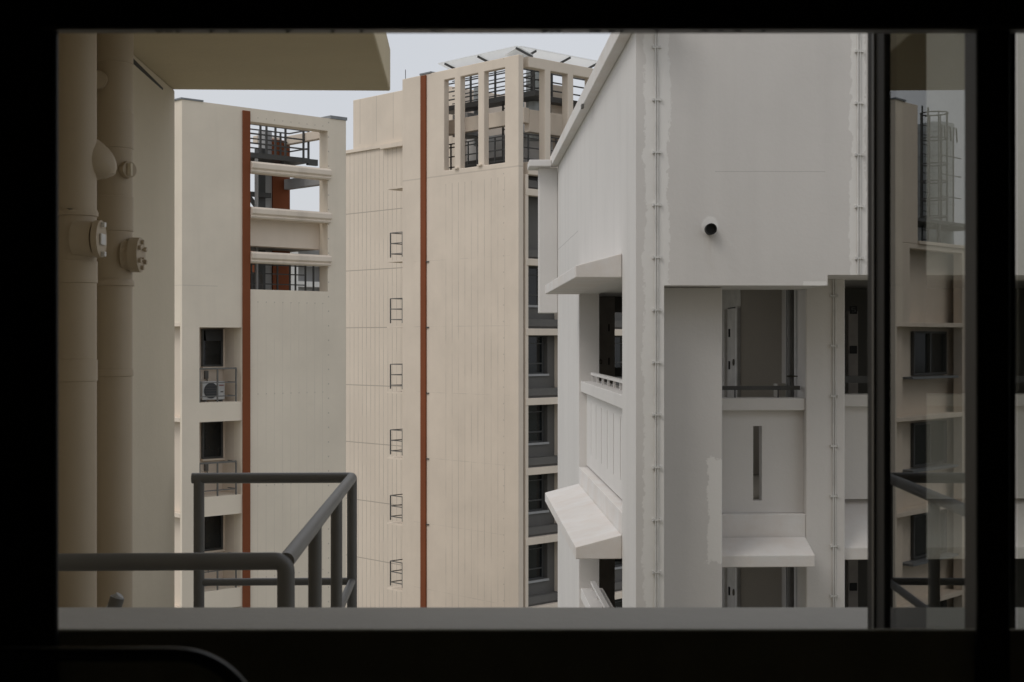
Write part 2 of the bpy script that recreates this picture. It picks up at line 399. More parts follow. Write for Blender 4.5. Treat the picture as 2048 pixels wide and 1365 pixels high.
def solar_mat():
    m, nt, b = newmat('solar_panel_backing')
    tc = nt.nodes.new('ShaderNodeTexCoord').outputs['Object']
    n = noise(nt, tc, 8, 3)
    nt.links.new(mixc(nt, n, (0.72, 0.74, 0.75), (0.82, 0.83, 0.84)), b.inputs['Base Color'])
    b.inputs['Roughness'].default_value = 0.3
    tr = nt.nodes.new('ShaderNodeBsdfTranslucent'); tr.inputs[0].default_value = (0.97, 0.97, 0.96, 1)
    mx = nt.nodes.new('ShaderNodeMixShader'); mx.inputs[0].default_value = 0.75
    out = nt.nodes['Material Output']
    nt.links.new(b.outputs[0], mx.inputs[1]); nt.links.new(tr.outputs[0], mx.inputs[2]); nt.links.new(mx.outputs[0], out.inputs[0])
    return m
M['solar'] = solar_mat()
def ground_mat():
    m, nt, b = newmat('ground_paving')
    tc = nt.nodes.new('ShaderNodeTexCoord').outputs['Object']
    n = noise(nt, tc, 0.08, 6, 0.6); n2 = noise(nt, tc, 1.5, 4)
    c = mixc(nt, ramp(nt, n, 0.4, 0.6), (0.30, 0.285, 0.26), (0.14, 0.16, 0.09))
    c = mixc(nt, math_(nt, 'MULTIPLY', n2, 0.3), c, (0.2, 0.19, 0.17))
    nt.links.new(c, b.inputs['Base Color']); b.inputs['Roughness'].default_value = 0.9
    return m

# ------------------------------------------------------------------ ground
g = MB().box(-1500, 1500, -1500, 1500, -H-0.3, -H).build('ground', ground_mat())
tag(g, kind='structure')

# ================================================================== BLOCK A (cream, left, orange strip)
A = thing('apartment_building', 'beige block at left with an orange strip, open roof frame and stacked aircon balconies', 'building', FA)
A.name = 'apartment_building'
WA = FA.xpx(692); TOPA = FA.z(199)
xo0, xo1 = FA.xpx(484.5), FA.xpx(499)       # orange strip
xh1 = FA.xpx(655.5)
zh_b = FA.z(579, xo1, 0); zh_t = FA.z(243, xo1, 0)
bx0, bx1 = FA.xpx(399), FA.xpx(484)
bt = FA.z(655, bx0); bb = FA.z(806, bx0)
holes = [(bx0, bx1, bb-2.8*k, bt-2.8*k) for k in range(6)]
holes.append((xo1, xh1, zh_b, zh_t))
cut = [(0.0, 0.54, -H, 0.424)]
RD = FA.xpx(447, 1.06)
MB().wall('x', 0, WA, -H, TOPA, 0, 0.45, holes+cut).build('front_wall', M['cream_a'], A, bevel=0.0)
MB().box(0.0, 0.54, 0.0, 0.10, -H, 0.424).build('corner_fin', M['cream_a'], A)
m = MB()
# solid core around the recesses and roof deck
m.box(bx1+0.001, WA-0.001, 0.452, 9, -H, 1.40)
m.box(0.62, bx1-0.001, 1.08, 9, -H, 1.40)
for k in range(6):      # recess floors / soffits (spandrels behind the front wall)
    z1 = bb-2.8*k; z0 = bt-2.8*(k+1)
    m.box(0.62, bx1-0.002, 0.452, 1.078, z0, z1)
m.box(0.62, bx1-0.002, 0.452, 1.078, bt, 1.398)
m.box(bx0-0.25, bx0-0.001, 0.453, 1.077, -H, 1.39)
m.build('core', M['cream'], A)
# left flank with stacked ledges (seen mirrored in the open casement)
fl = [( .9, 4.35, 0.56, 2.75)]+[(0.452, 4.35, 0.42-2.8*k-2.66, 0.42-2.8*k) for k in range(6)]
MB().wall('y', 0.452, 9, -H, 2.9, 0, 0.3, fl).build('flank_wall', M['cream'], A, bevel=0.015)
for k in range(7): MB().box(-0.01, 0.54, 0.102, 4.45, 0.425-2.8*k, 0.555-2.8*k).build('ledge', M['cream_bar'], A, bevel=0.01)
MB().box(-0.06, 0.6, 1.402, 4.6, 2.9, 3.0).build('ledge', M['cream_bar'], A, bevel=0.01)
MB().box(0.55, 0.615, 0.455, 9, -H, 2.88).build('flank_inner_wall', M['cream'], A)
for k in range(5):
    zt = 0.30-2.8*k
    fr_ = MB().wall('y', 2.0, 4.2, zt-1.35, zt, 0.44, 0.548, [(2.08, 3.05, zt-1.28, zt-0.07), (3.12, 4.12, zt-1.28, zt-0.07)]).build('window', M['steel'], A)
    MB().box(0.52, 0.54, 2.05, 4.15, zt-1.3, zt-0.03).build('pane', M['dark_glass'], fr_)
    MB().box(0.10, 0.548, 1.3, 4.3, zt-1.45, zt-1.38).build('window_sill', M['flash'], A)
# upper pier on the flank and right pier
MB().box(0.0, 0.3, 0.452, 1.4, 2.902, TOPA-0.002).build('roof_pier', M['cream'], A, bevel=0.02)
MB().box(0.302, bx1, 1.0, 1.4, 1.41, TOPA-0.4).build('rear_pier', M['bgrey_light'], A)
# orange strip
MB().box(xo0, xo1, -0.06, -0.002, -H, TOPA-0.1).build('orange_strip', M['orange'], A, bevel=0.01)
# roof flashing
MB().box(-0.04, 0.7, -0.03, 0.6, TOPA+0.002, TOPA+0.05).build('flashing', M['flash'], A)
MB().box(WA-0.62, WA+0.03, -0.03, 0.6, TOPA+0.002, TOPA+0.1).build('flashing', M['flash'], A)
# three moulded bars across the roof opening
for py in (323, 414, 503.5):
    zt = FA.z(py, xo1); zb = zt-0.34; xa, xb = xo1+0.004, xh1+0.05
    poly = [(0.30, zb), (-0.10, zb), (-0.14, zb+0.05), (-0.10, zb+0.09), (-0.17, zb+0.14), (-0.17, zt-0.06), (-0.08, zt), (0.30, zt)]
    MB().prism(poly, 'x', xa, xb).build('louvre_bar', M['cream_bar'], A, bevel=0.012)
MB().box(xo1-0.2, xh1+0.2, 0.46, 0.9, FA.z(491, xo1, .46), FA.z(425, xo1, .46)).build('recessed_beam', M['cream'], A, bevel=0.01)
# things inside the open roof frame
m = MB(); zp = FA.z(308, xo1, 1.5)
x0p, x1p = xo1-0.5, FA.xpx(618, 1.5)
m.box(x0p, x1p, 1.5, 2.6, zp-0.02, zp+0.14)
m.bar((x1p, 1.6, zp+0.03), (WA, 1.6, zp+0.03), 0.12, 0.2)
m.bar((x1p-0.9, 1.7, zp-0.1), (x1p, 2.5, zp-0.1), 0.1, 0.2)
m.build('steel_platform', M['steel'], A)
m = MB()
for q, zz in enumerate((0.45, 0.75, 1.05)):
    m.bar((x0p, 1.55, zp+zz), (x1p-0.05, 1.55, zp+zz-0.02), 0.045)
    m.bar((x1p-0.05, 1.55, zp+zz), (x1p-0.05, 2.55, zp+zz), 0.04)
    m.bar((x0p, 2.55, zp+zz), (x1p-0.05, 2.55, zp+zz), 0.04)
for px in (521, 533, 551, 571, 607, 617):
    xx = FA.xpx(px, 1.55)
    if xx > x0p: m.bar((xx, 1.55, zp+0.1), (xx, 1.55, zp+1.08), 0.055)
for xx in (x0p+0.7, x1p-0.4): m.bar((xx, 2.55, zp+0.1), (xx, 2.55, zp+1.05), 0.05)
m.build('platform_railing', M['steel'], A)
xc0, xc1 = FA.xpx(546, 2.75), FA.xpx(580, 2.75)
MB().box(xc0, xc1, 2.75, 3.2, 1.41, FA.z(279, xc0, 2.75)).build('orange_column', M['orange'], A)
MB().box(xc0-0.28, xc0-0.01, 2.8, 3.2, 1.41, FA.z(262, xc0, 2.8)).build('rear_column', M['bgrey_light'], A)
MB().box(xc0-0.55, xc0-0.29, 2.75, 3.0, 1.41, FA.z(300, xc0, 2.75)).build('steel_column', M['steel'], A)
# rear beams closing the frame
MB().box(xc1-0.25, WA-0.31, 0.452, 2.74, 6.50, 6.78).build('side_beam', M['cream'], A, bevel=0.02)
MB().box(xc0-0.3, xc1, 3.21, 3.5, 6.55, TOPA-0.25).build('rear_beam', M['cream'], A, bevel=0.02)
MB().box(xc1-0.25, WA-0.31, 0.452, 2.74, 5.02, 5.36).build('side_beam', M['bgrey_light'], A, bevel=0.02)
# machinery under the platform, vertical pipe, braces
m = MB(); zq = FA.z(318, xo1, 2.2)
m.tube([(xo1-0.3, 2.4, zq-0.02), (xo1+0.35, 2.4, zq-0.02), (xo1+1.15, 2.4, zq-0.05)], [0.16, 0.24, 0.2], 14)
m.tube([(xo1+1.15, 2.4, zq), (xo1+1.7, 2.4, zq), (xo1+1.7, 2.4, zq-0.3)], 0.13, 12)
m.build('plant_equipment', M['steel'], A, smooth=True)
m = MB(); xx = FA.xpx(513, 1.2)
m.rod((xx, 1.2, 1.5), (xx, 1.2, FA.z(318, xx, 1.2)), 0.055)
m.build('vertical_pipe', M['bgrey_light'], A, smooth=True)
m = MB()
zz = FA.z(381, xo1, 2.6); m.bar((xo1-0.3, 2.6, zz), (FA.xpx(541, 2.6), 2.6, zz), 0.1, 0.16)
m.bar((FA.xpx(495, 2.4), 2.4, FA.z(383, xo1, 2.4)), (FA.xpx(523, 2.4), 2.4, FA.z(420, xo1, 2.4)), 0.1, 0.12)
m.build('steel_brace', M['steel'], A)
# lower railing behind the bottom gap
m = MB()
for py in (545, 527, 566):
    zz = FA.z(py, xo1, 1.2); m.bar((xo1-0.2, 1.2, zz), (xh1, 1.2, zz), 0.035)
for px in (503, 517, 555, 580, 591, 611, 627):
    xx = FA.xpx(px, 1.2); m.bar((xx, 1.2, 1.42), (xx, 1.2, FA.z(525, xo1, 1.2)), 0.045)
m.build('roof_railing', M['steel'], A)
m = MB(); m.box(xo1-0.3, FA.xpx(527, 2), 2.0, 2.5, 1.42, 2.2)
m.build('plant_cabinet', M['bgrey'], A, bevel=0.02)
# slab over the lower gap that shades it
MB().box(xo1-0.3, FA.xpx(600, 2.5), 0.95, 3.4, FA.z(492, xo1, .9)+0.05, FA.z(470, xo1, .9)).build('inner_slab', M['bgrey'], A)

# recessed bays: window, railing
for k in range(5):
    dz = -2.8*k
    wx0, wx1 = FA.xpx(403, 1.06), FA.xpx(444, 1.06)
    wt = FA.z(657, wx0, 1.06)+dz-0.02; wb = FA.z(733.5, wx0, 1.06)+dz
    fr_ = MB().wall('x', wx0, wx1, wb, wt, 1.0, 1.078, [(wx0+0.05, wx1-0.06, wb+0.05, wt-0.05)]).build('window', M['steel'], A)
    MB().box(wx0+0.04, wx1-0.05, 1.04, 1.06, wb+0.03, wt-0.03).build('pane', M['dark_glass'], fr_)
    MB().box(wx1+0.003, wx1+0.06, 0.98, 1.077, wb-0.02, wt).build('trim', M['cream_bar'], fr_)
    if k == 0:   # top-hung sash standing ajar
        m = MB(); zt = wt-0.04; zb = wt-0.36
        m.prism([(1.0, zt), (0.97, zt), (0.91, zb), (0.94, zb)], 'x', wx0+0.08, wx1-0.07)
        m.build('sash', M['ac_dark'], fr_)
    MB().box(wx0-0.02, wx1+0.03, 0.93, 1.077, wb-0.06, wb-0.01).build('window_sill', M['cream_bar'], A)
    rx1 = FA.xpx(474)
    zt = FA.z(738, bx0)+dz; zm = FA.z(766.5, bx0)+dz; zl = FA.z(794, bx0)+dz; z0 = bb+dz
    m = MB(); yy = 0.04
    for q, zz in enumerate((zt, zm, zl)):
        m.bar((bx0+0.005, yy, zz), (rx1, yy, zz), 0.05 if q == 0 else 0.03)
        m.bar((rx1, yy, zz), (rx1, 0.5, zz), 0.03)
    for px in (400.5, 436.5, 473.5):
        m.bar((FA.xpx(px), yy, z0), (FA.xpx(px), yy, zt), 0.04)
    m.build('balcony_railing', M['rail_mid'], A)
# --- the air conditioner in the top bay and the isolator switches
ax0 = FA.xpx(405, 0.45); ax1 = FA.xpx(450, 0.45); az = bb+0.05
AC = thing('air_conditioner', 'white outdoor aircon unit with round dark fan grille behind the topmost balcony railing', 'air conditioner')
axm = (ax0+ax1)/2
AC.location = (FA.o[0]+axm*FA.u[0]+0.6*FA.v[0], FA.o[1]+axm*FA.u[1]+0.6*FA.v[1], H+bb); AC.rotation_euler = (0, 0, FA.a)
w_ = (ax1-ax0)/2; hh = 0.56
MB().box(-w_, w_, -0.15, 0.15, 0.05, 0.05+hh).build('casing', M['ac_white'], AC, bevel=0.02, zoff=0)
MB().disc((-0.10, 0.05+hh/2), 0.235, 'y', -0.165, -0.152, 32).build('fan_grille', M['ac_dark'], AC, zoff=0)
m = MB()
for q in range(5): m.box(-0.30, 0.10, -0.175, -0.167, 0.17+0.075*q, 0.18+0.075*q)
m.build('grille_bars', M['bgrey'], AC, zoff=0)
m = MB(); m.box(w_*0.48, w_*0.88, -0.155, -0.151, 0.47, 0.50); m.build('maker_plate', M['red_mark'], AC, zoff=0)
m = MB(); m.box(w_*0.6, w_*0.85, -0.155, -0.151, 0.27, 0.31); m.build('sticker', M['bgrey'], AC, zoff=0)
for q in (-w_+0.08, w_-0.14): MB().box(q, q+0.06, -0.15, 0.15, 0, 0.05).build('foot', M['steel'], AC, zoff=0)
for k in range(3):
    m = MB(); xx = FA.xpx(411.5, 1.06); zz = FA.z(750, xx, 1.06)-2.8*k
    m.box(xx-0.05, xx+0.06, 1.0, 1.077, zz-0.12, zz+0.12); m.tube([(xx+0.02, 1.02, zz-0.1), (xx+0.05, 1.02, zz-0.25), (xx+0.08, 1.03, zz-0.42)], 0.015, 8)
    m.build('isolator_switch', M['rail_mid'], A)

# ladder cage and tank on A's low flank roof (mirrored in the casement)
lad = thing('caged_ladder', 'grey hooped cage of the roof ladder, its reflection filling the open window pane', 'ladder', FA)
cxl, cyl = 0.65, 3.75
m = MB()
for zz in (3.9, 4.45, 5.0, 5.55, 6.35, 7.15):
    m.tube([(cxl+0.42*math.cos(t), cyl+0.42*math.sin(t), zz) for t in [i*math.pi/12 for i in range(25)]], 0.022, 6)
for t in [i*math.pi/4 for i in range(8)]:
    m.bar((cxl+0.42*math.cos(t), cyl+0.42*math.sin(t), 3.8), (cxl+0.42*math.cos(t), cyl+0.42*math.sin(t), 7.15), 0.03)
m.build('cage', M['rail_mid'], lad)
m = MB()
for yy in (cyl-0.2, cyl+0.2): m.bar((cxl+0.3, yy, 3.0), (cxl+0.3, yy, 7.4), 0.04)
for i in range(14): m.bar((cxl+0.3, cyl-0.2, 3.2+0.3*i), (cxl+0.3, cyl+0.2, 3.2+0.3*i), 0.025)
m.build('rungs', M['steel'], lad)
m = MB(); m.box(cxl-0.5, cxl+0.7, cyl-2.2, cyl+2.6, 3.62, 3.72)
for yy in (cyl-0.5, cyl+1.8): m.bar((cxl-0.4, yy, 3.001), (cxl-0.4, yy, 3.62), 0.09)
m.build('platform', M['steel'], lad)
m = MB()
for yy in (cyl+0.62, cyl+1.02, cyl+1.45):
    m.tube([(cxl, yy-0.12, 3.73), (cxl, yy-0.12, 6.5), (cxl, yy-0.08, 6.85), (cxl, yy+0.08, 6.85), (cxl, yy+0.14, 6.4)], 0.025, 6)
for zz in (5.9, 5.3, 4.6): m.bar((cxl, cyl+0.45, zz), (cxl, cyl+1.85, zz), 0.03)
m.build('guard_rail', M['rail_mid'], lad)
tk = thing('water_tank', 'pale grey cylindrical tank behind the hooped ladder cage in the pane reflection', 'tank')
tx, ty = 1.9, 6.3
tk.location = (FA.o[0]+tx*FA.u[0]+ty*FA.v[0], FA.o[1]+tx*FA.u[1]+ty*FA.v[1], H+3.0); tk.rotation_euler = (0, 0, FA.a)
m = MB(); m.tube([(0, 0, 0.0), (0, 0, 4.2), (0, 0, 4.3)], [0.62, 0.62, 0.3], 28); m.build('shell', M['tank'], tk, smooth=True, zoff=0)
m = MB()
for zz in (0.7, 1.5, 2.3, 3.1, 3.9):
    m = MB(); m.tube([(0, 0, zz-0.02), (0, 0, zz+0.02)], 0.635, 28); m.build('hoop', M['bgrey_light'], tk, zoff=0)
MB().box(0.302, 2.6, 1.41, 8.9, 2.885, 2.995).build('low_roof', M['bgrey'], A)

# ================================================================== TOWER B (cream, centre)
B = thing('residential_tower', 'tall cream tower in the centre with an orange strip and an open colonnaded top storey', 'building', FB)
LB = FB.ypx(804.5); TOPB = FB.z(109)
zs = FB.z(332)          # seam under the open storey
RB = 14.0
def yz(px0, px1, pt, pb, x=0):   # hole on the left face
    a, b = FB.ypx(px1, x), FB.ypx(px0, x); return (a, b, pb, pt)
y3a, y3b = FB.ypx(1009.5), FB.ypx(968)
zt3 = FB.z(135.5, 0, y3a); zb3 = FB.z(325.5, 0, y3a)
lh = [(FB.ypx(b), FB.ypx(a), zb3, zt3) for a, b in ((888, 909), (920.5, 956), (968, 1009.5))]
MB().wall('y', 0, LB, -H, TOPB, 0, 0.28, lh).build('left_wall', M['cream_b'], B, bevel=0.03)
xr = [(FB.xpx(a), FB.xpx(b)) for a, b in ((1051.5, 1090), (1101.5, 1136), (1147, 1181))]
xr += [(xr[2][0]+(i+1)*2.9, xr[2][1]+(i+1)*2.9) for i in range(2)]
zt4 = FB.z(133.5, xr[0][0]); zb4 = FB.z(323, xr[0][0])
rh = [(a, b, zb4, zt4) for a, b in xr]
MB().wall('x', 0.552, RB, zs-0.30, TOPB-0.001, 0, 0.36, [h for h in rh if h[0] > 0.552]+[(0.552, xr[0][1], zb4, zt4)]).build('right_wall', M['cream'], B, bevel=0.03)
# open storey: floor deck, inner ring beam, cream inner walls, roofless
m = MB()
m.box(0.552, RB, 0.502, LB-0.55, zb4-0.5, zb4-0.1)
m.build('storey_deck', M['bgrey'], B)
m = MB(); zr0, zr1 = FB.z(241, 0, 1.2), FB.z(221, 0, 1.2)
zr1 = zr0+0.62
m.box(1.15, 1.45, 0.9, LB-0.6, zr0, zr1); m.box(1.46, RB-1, 0.9, 1.2, zr0-0.35, zr1-0.05)
m.build('ring_beam', M['cream'], B, bevel=0.02)
m = MB()
m.box(FB.xpx(1101, 1.8), FB.xpx(1138, 1.8), 1.8, 2.3, zb4, TOPB-0.5)
m.build('inner_pier', M['cream'], B, bevel=0.02)
m = MB(); m.box(3.2, 3.4, 1.5, LB-0.6, zb4, zr0+0.1)
m.build('inner_wall', M['white_plain'], B)
MB().box(3.41, RB-1, 3.0, 3.2, zb4, zr0+0.1).build('inner_wall', M['white_plain'], B)
zc = FB.z(190, 0, 2)
m = MB(); m.box(1.5, 2.3, 0.6, LB-0.7, zc-0.02, zc+0.20); m.box(2.31, RB-1, 1.3, 2.1, zc-0.02, zc+0.20)
m.build('steel_walkway', M['steel'], B)
m = MB()
for zz in (0.45, 0.8, 1.15, 1.45):
    m.bar((1.52, 0.65, zc+zz), (1.52, LB-0.7, zc+zz), 0.05); m.bar((1.55, 1.32, zc+zz), (RB-1, 1.32, zc+zz), 0.05)
    m.bar((2.28, 0.65, zc+zz), (2.28, LB-0.7, zc+zz), 0.04)
for i in range(9):
    m.bar((1.52, 0.7+0.78*i, zc+0.2), (1.52, 0.7+0.78*i, zc+1.5), 0.07)
    m.bar((2.0+1.15*i, 1.32, zc+0.2), (2.0+1.15*i, 1.32, zc+1.5), 0.08)
m.build('walkway_railing', M['steel'], B)
m = MB(); zl = zb4
for zz in (0.25, 0.7, 1.1, 1.25):
    m.bar((0.9, 0.65, zl+zz), (0.9, LB-0.7, zl+zz), 0.045); m.bar((0.95, 0.8, zl+zz), (RB-1, 0.8, zl+zz), 0.045)
for i in range(12):
    m.bar((0.9, 0.7+0.56*i, zl-0.1), (0.9, 0.7+0.56*i, zl+1.27), 0.05)
    m.bar((1.3+0.8*i, 0.8, zl-0.1), (1.3+0.8*i, 0.8, zl+1.27), 0.05)
m.bar((2.2, 2.9, zl-0.1), (2.2, 2.9, zc), 0.1); m.bar((2.2, 4.6, zl-0.1), (2.2, 4.6, zc), 0.1); m.bar((2.9, 1.2, zl-0.1), (2.9, 1.2, zc), 0.1)
for i in range(12): m.bar((2.2, 2.9, zl+0.3*i), (2.2, 3.3, zl+0.3*i), 0.04)
m.bar((2.2, 3.3, zl-0.1), (2.2, 3.3, zc), 0.06)
m.build('deck_railing', M['steel'], B)
m = MB()
for (xx, yy, r, z0, z1) in ((2.7, 1.9, 0.35, zc-1.6, zc+1.3), (2.75, 3.0, 0.3, zc-1.5, zc+1.2), (2.7, 5.3, 0.3, zc-1.5, zc+1.0)):
    m = MB(); m.tube([(xx, yy, z0), (xx, yy, z1), (xx, yy, z1+0.1)], [r, r, r*0.5], 16)
    m.build('vent_stack', M['tank'], B, smooth=True)
MB().box(1.6, 2.6, 4.9, 5.9, zb4+1.7, zc-0.2).build('equipment_box', M['bgrey_light'], B, bevel=0.02)
MB().box(2.6, 3.1, 3.2, LB-0.9, zb4-0.1, zb4+0.75).build('plant_cabinet', M['bgrey'], B)
# back walls of the open storey are partial so that sky shows through the top
MB().box(9.0, 9.3, 0.6, LB-0.6, zb4, zb4+2.0).build('rear_wall', M['cream'], B)
# orange strip, roof flashings
yo0, yo1 = FB.ypx(853.5), FB.ypx(843)
MB().box(-0.07, -0.002, yo0, yo1, -H, TOPB-0.05).build('orange_strip', M['orange'], B, bevel=0.01)
MB().box(-0.03, 0.6, yo0-0.3, yo1+0.1, TOPB+0.002, TOPB+0.07).build('flashing', M['flash'], B)
for k in range(5):
    MB().box(-0.05, -0.001, FB.ypx(858.5), yo0-0.002, 3.36-2.8*k, 3.40-2.8*k).build('drip_plate', M['steel'], B)
m = MB()
for k in (0, 1):
    yc = FB.ypx((914, 961)[k]); m.box(-0.10, -0.003, yc-0.12, yc+0.12, zb3+0.0, zb3+0.05)
m.build('scupper_lip', M['cream_bar'], B)
# core with the recessed right-hand bays
P0 = FB.xpx(1051); BW = 2.6
m = MB()
m.box(0.552, P0, 0.0, 0.58, -H, zs-0.302)
m.build('corner_pier', M['cream'], B, bevel=0.02)
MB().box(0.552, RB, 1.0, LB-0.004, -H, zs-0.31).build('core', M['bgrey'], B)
nb = 5
bays = []
for j in range(nb):
    xa = P0+j*(BW-P0+0.35); bays.append((xa, xa+BW-P0))
for (xa, xb) in bays:
    MB().box(xb+0.001, xb+0.349, 0.002, 0.999, -H, zs-0.303).build('bay_pier', M['cream_bar'], B, bevel=0.02)
LEDZ = [0.5+2.8*k for k in range(2, -6, -1)]
for zl in LEDZ:
    for (xa, xb) in bays:
        m = MB(); cb = MB()
        m.box(xa+0.002, xb-0.002, -0.02, 0.30, zl-0.27, zl)
        cb.box(xa+0.002, xb-0.002, 0.301, 0.60, zl-0.25, zl+0.09)
        cb.box(xa+0.002, xb-0.002, 0.22, 0.60, zl+0.09, zl+0.38)
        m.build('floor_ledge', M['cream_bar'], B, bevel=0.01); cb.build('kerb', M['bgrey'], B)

# recessed grey wall with window openings
whs = []
for zl in LEDZ[1:]:
    for (xa, xb) in bays: whs.append((xa-0.2 if xa > 1 else xa+0.003, FB.xpx(1095, 0.60)-P0+xa, zl-0.27-0.02-1.55, zl-0.27-0.02))
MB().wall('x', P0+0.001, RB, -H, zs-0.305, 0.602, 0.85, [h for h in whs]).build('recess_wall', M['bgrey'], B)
for (wx0, wx1, wz0, wz1) in whs:
    wx0 += 0.003; 
    hs = []
    xm = wx0+(wx1-wx0)*0.42; zt_ = wz0+(wz1-wz0)*0.80; zm = wz0+(wz1-wz0)*0.27
    for (a, b) in ((wx0+0.05, xm-0.03), (xm+0.03, wx1-0.12)):
        for (c, d) in ((wz0+0.05, zm-0.03), (zm+0.03, zt_-0.02), (zt_+0.02, wz1-0.05)): hs.append((a, b, c, d))
    fr_ = MB().wall('x', wx0, wx1-0.01, wz0, wz1-0.003, 0.80, 0.86, hs).build('window', M['steel'], B)
    MB().box(wx0+0.03, wx1-0.03, 0.835, 0.845, wz0+0.03, wz1-0.03).build('pane', M['dark_glass'], fr_)
    MB().box(wx0, wx1+0.03, 0.53, 0.601, wz0-0.09, wz0-0.002).build('window_sill', M['bgrey_light'], fr_)
# rear wing on the left with taller block
YWE = None
XW = FB.loc((802-CX)/F*67, 67)[0]
def wy(px): return FB.ypx(px, XW)
zw = FB.z(302, XW, wy(692)); YWE = wy(664)
MB().box(XW, 9, 11.3, YWE, -H, zw).build('wing_wall', M['cream_wing'], B, bevel=0.03)
MB().box(XW+0.002, 16, LB+0.002, 11.298, -H, zw+2.0).build('wing_link', M['cream_wing'], B)
zu = FB.z(201, XW, wy(706))
MB().box(XW+0.003, 15.9, 9.0, wy(706), zw+0.001, zu).build('wing_upper_wall', M['cream_wing'], B, bevel=0.03)
MB().box(XW-0.10, XW-0.001, wy(770), YWE, zw-0.16, zw+0.0).build('wing_coping', M['cream_bar'], B, bevel=0.01)
MB().box(XW-0.25, XW-0.001, 11.0, wy(768), FB.z(297, XW, 12), FB.z(288, XW, 12)).build('wing_ledge', M['cream_bar'], B, bevel=0.01)
MB().box(0.3, 1.6, LB+0.001, LB+0.03, zs-0.2, TOPB-0.6).build('end_plate', M['cream'], B)
m = MB(); yl = LB+0.25
m.rod((0.2, FB.ypx(811, .2), TOPB), (0.2, FB.ypx(811, .2), TOPB+0.45), 0.015, 6); m.build('lightning_rod', M['steel'], B)
# side ledges with little railings, one per floor, poking out past the left edge
for k in range(7):
    zt = FB.z(465.5, 0.05, LB+0.4)-2.885*k
    MB().box(0.05, 1.5, LB+0.001, FB.ypx(774, 0.05), zt-1.28, zt-1.21).build('side_ledge', M['cream_bar'], B)
    m = MB(); ye = FB.ypx(781, 0.05)
    for zz in (0, -0.46, -0.92):
        m.bar((0.05, LB+0.002, zt+zz), (0.05, ye, zt+zz), 0.038); m.bar((0.05, ye, zt+zz), (1.2, ye, zt+zz), 0.038)
    m.bar((0.05, ye, zt-1.08), (0.05, ye, zt), 0.045); m.bar((0.05, LB+0.04, zt-1.08), (0.05, LB+0.04, zt), 0.045); m.bar((1.2, ye, zt-1.08), (1.2, ye, zt), 0.05)
    m.build('side_railing', M['rail_mid'], B)
MB().box(0.05, 1.2, LB+0.001, FB.ypx(774, 0.05), FB.z(376, .05, LB), FB.z(372, .05, LB)).build('side_ledge', M['cream_bar'], B)
# solar panels over the top storey
pan = []
def solar(x0, x1, y0, y1, zlo, zhi, axis, lab):
    cx_, cy_ = (x0+x1)/2, (y0+y1)/2
    t = thing('solar_panel', lab, 'solar panel', group='solar panels along the tower roof')
    t.location = (FB.o[0]+cx_*FB.u[0]+cy_*FB.v[0], FB.o[1]+cx_*FB.u[1]+cy_*FB.v[1], H+zlo); t.rotation_euler = (0, 0, FB.a)
    hx, hy, dz = (x1-x0)/2, (y1-y0)/2, zhi-zlo
    if axis == 'x': poly = [(-hx, dz), (hx, 0.02), (hx, 0.06), (-hx, dz+0.04)]; m = MB().prism(poly, 'y', -hy, hy)
    else: poly = [(-hy, dz), (hy, 0.02), (hy, 0.06), (-hy, dz+0.04)]; m = MB().prism(poly, 'x', -hx, hx)
    m.build('panel_sheet', M['solar'], t, zoff=0)
    m = MB()
    if axis == 'x':
        m.bar((-hx-0.01, -hy+0.03, dz-0.05), (hx, -hy+0.03, -0.03), 0.05, 0.08)
    else:
        m.bar((hx-0.03, -hy-0.01, dz-0.05), (hx-0.03, hy, -0.03), 0.05, 0.08)
    m.build('support_rail', M['steel'], t, zoff=0)
    return t
ys = [FB.ypx(p, 0.3) for p in (1037, 1034, 970, 904, 889)]
zl = TOPB+0.05
solar(-0.05, 0.85, 0.05, ys[2]-0.02, zl, zl+0.25, 'x', 'pale roof panel on the left slope next to the tower corner')
solar(-0.05, 0.85, ys[2]+0.02, ys[3]-0.02, zl, zl+0.25, 'x', 'long pale roof panel in the middle of the left slope')
solar(-0.05, 0.85, ys[3]+0.02, ys[4], zl, zl+0.25, 'x', 'short pale roof panel at the left end of the tower roof')
xs = [FB.xpx(p, 0.3) for p in (1045, 1061, 1130, 1186, 1250)]
solar(0.05, xs[1], -0.05, 0.85, zl, zl+0.25, 'y', 'small pale roof panel right of the tower corner')
solar(xs[1]+0.02, xs[2]-0.02, -0.05, 0.85, zl, zl+0.25, 'y', 'pale roof panel in the middle of the right slope')
solar(xs[2]+0.02, xs[3]-0.02, -0.05, 0.85, zl, zl+0.25, 'y', 'pale roof panel on the right beside the white eave')

# ================================================================== far block seen through A's roof frame
FD = Fr(-16, 92, 43)
D = thing('distant_building', 'distant white balcony block with an orange strip glimpsed through the roof frame', 'building', FD)
MB().box(0, 14, 1.0, 8, -H, 6.3).build('wall', M['bgrey_light'], D)
m = MB()
for k in range(6): m.box(-0.2, 14, 0, 1.0, 5.0-1.4*k, 5.35-1.4*k)
for xx in (1.9, 5.0, 8.5): m.box(xx, xx+0.5, -0.3, 0.99, -H, 6.6)
m.box(0.2, 4.5, -0.2, 0.98, 6.3, 6.6)
m.build('balcony', M['white_far'], D)
MB().box(-0.9, -0.25, 0, 1, -H, 6.8).build('orange_strip', M['orange'], D)

# ================================================================== WHITE BUILDING C (right)
C = thing('white_building', 'white stepped building at right with open corridors, sloping canopies and thin conduits', 'building', FC)
zm_b = FC.z(571); zm_s = FC.z(549.5); ZR = 2.90
xs_ = FC.xpx(1655); xp = FC.xpx(1328)
YF = FC.ypx(1158.5); YE = FC.ypx(1115.5); YP = FC.ypx(1244.5)
XEND = 14.0
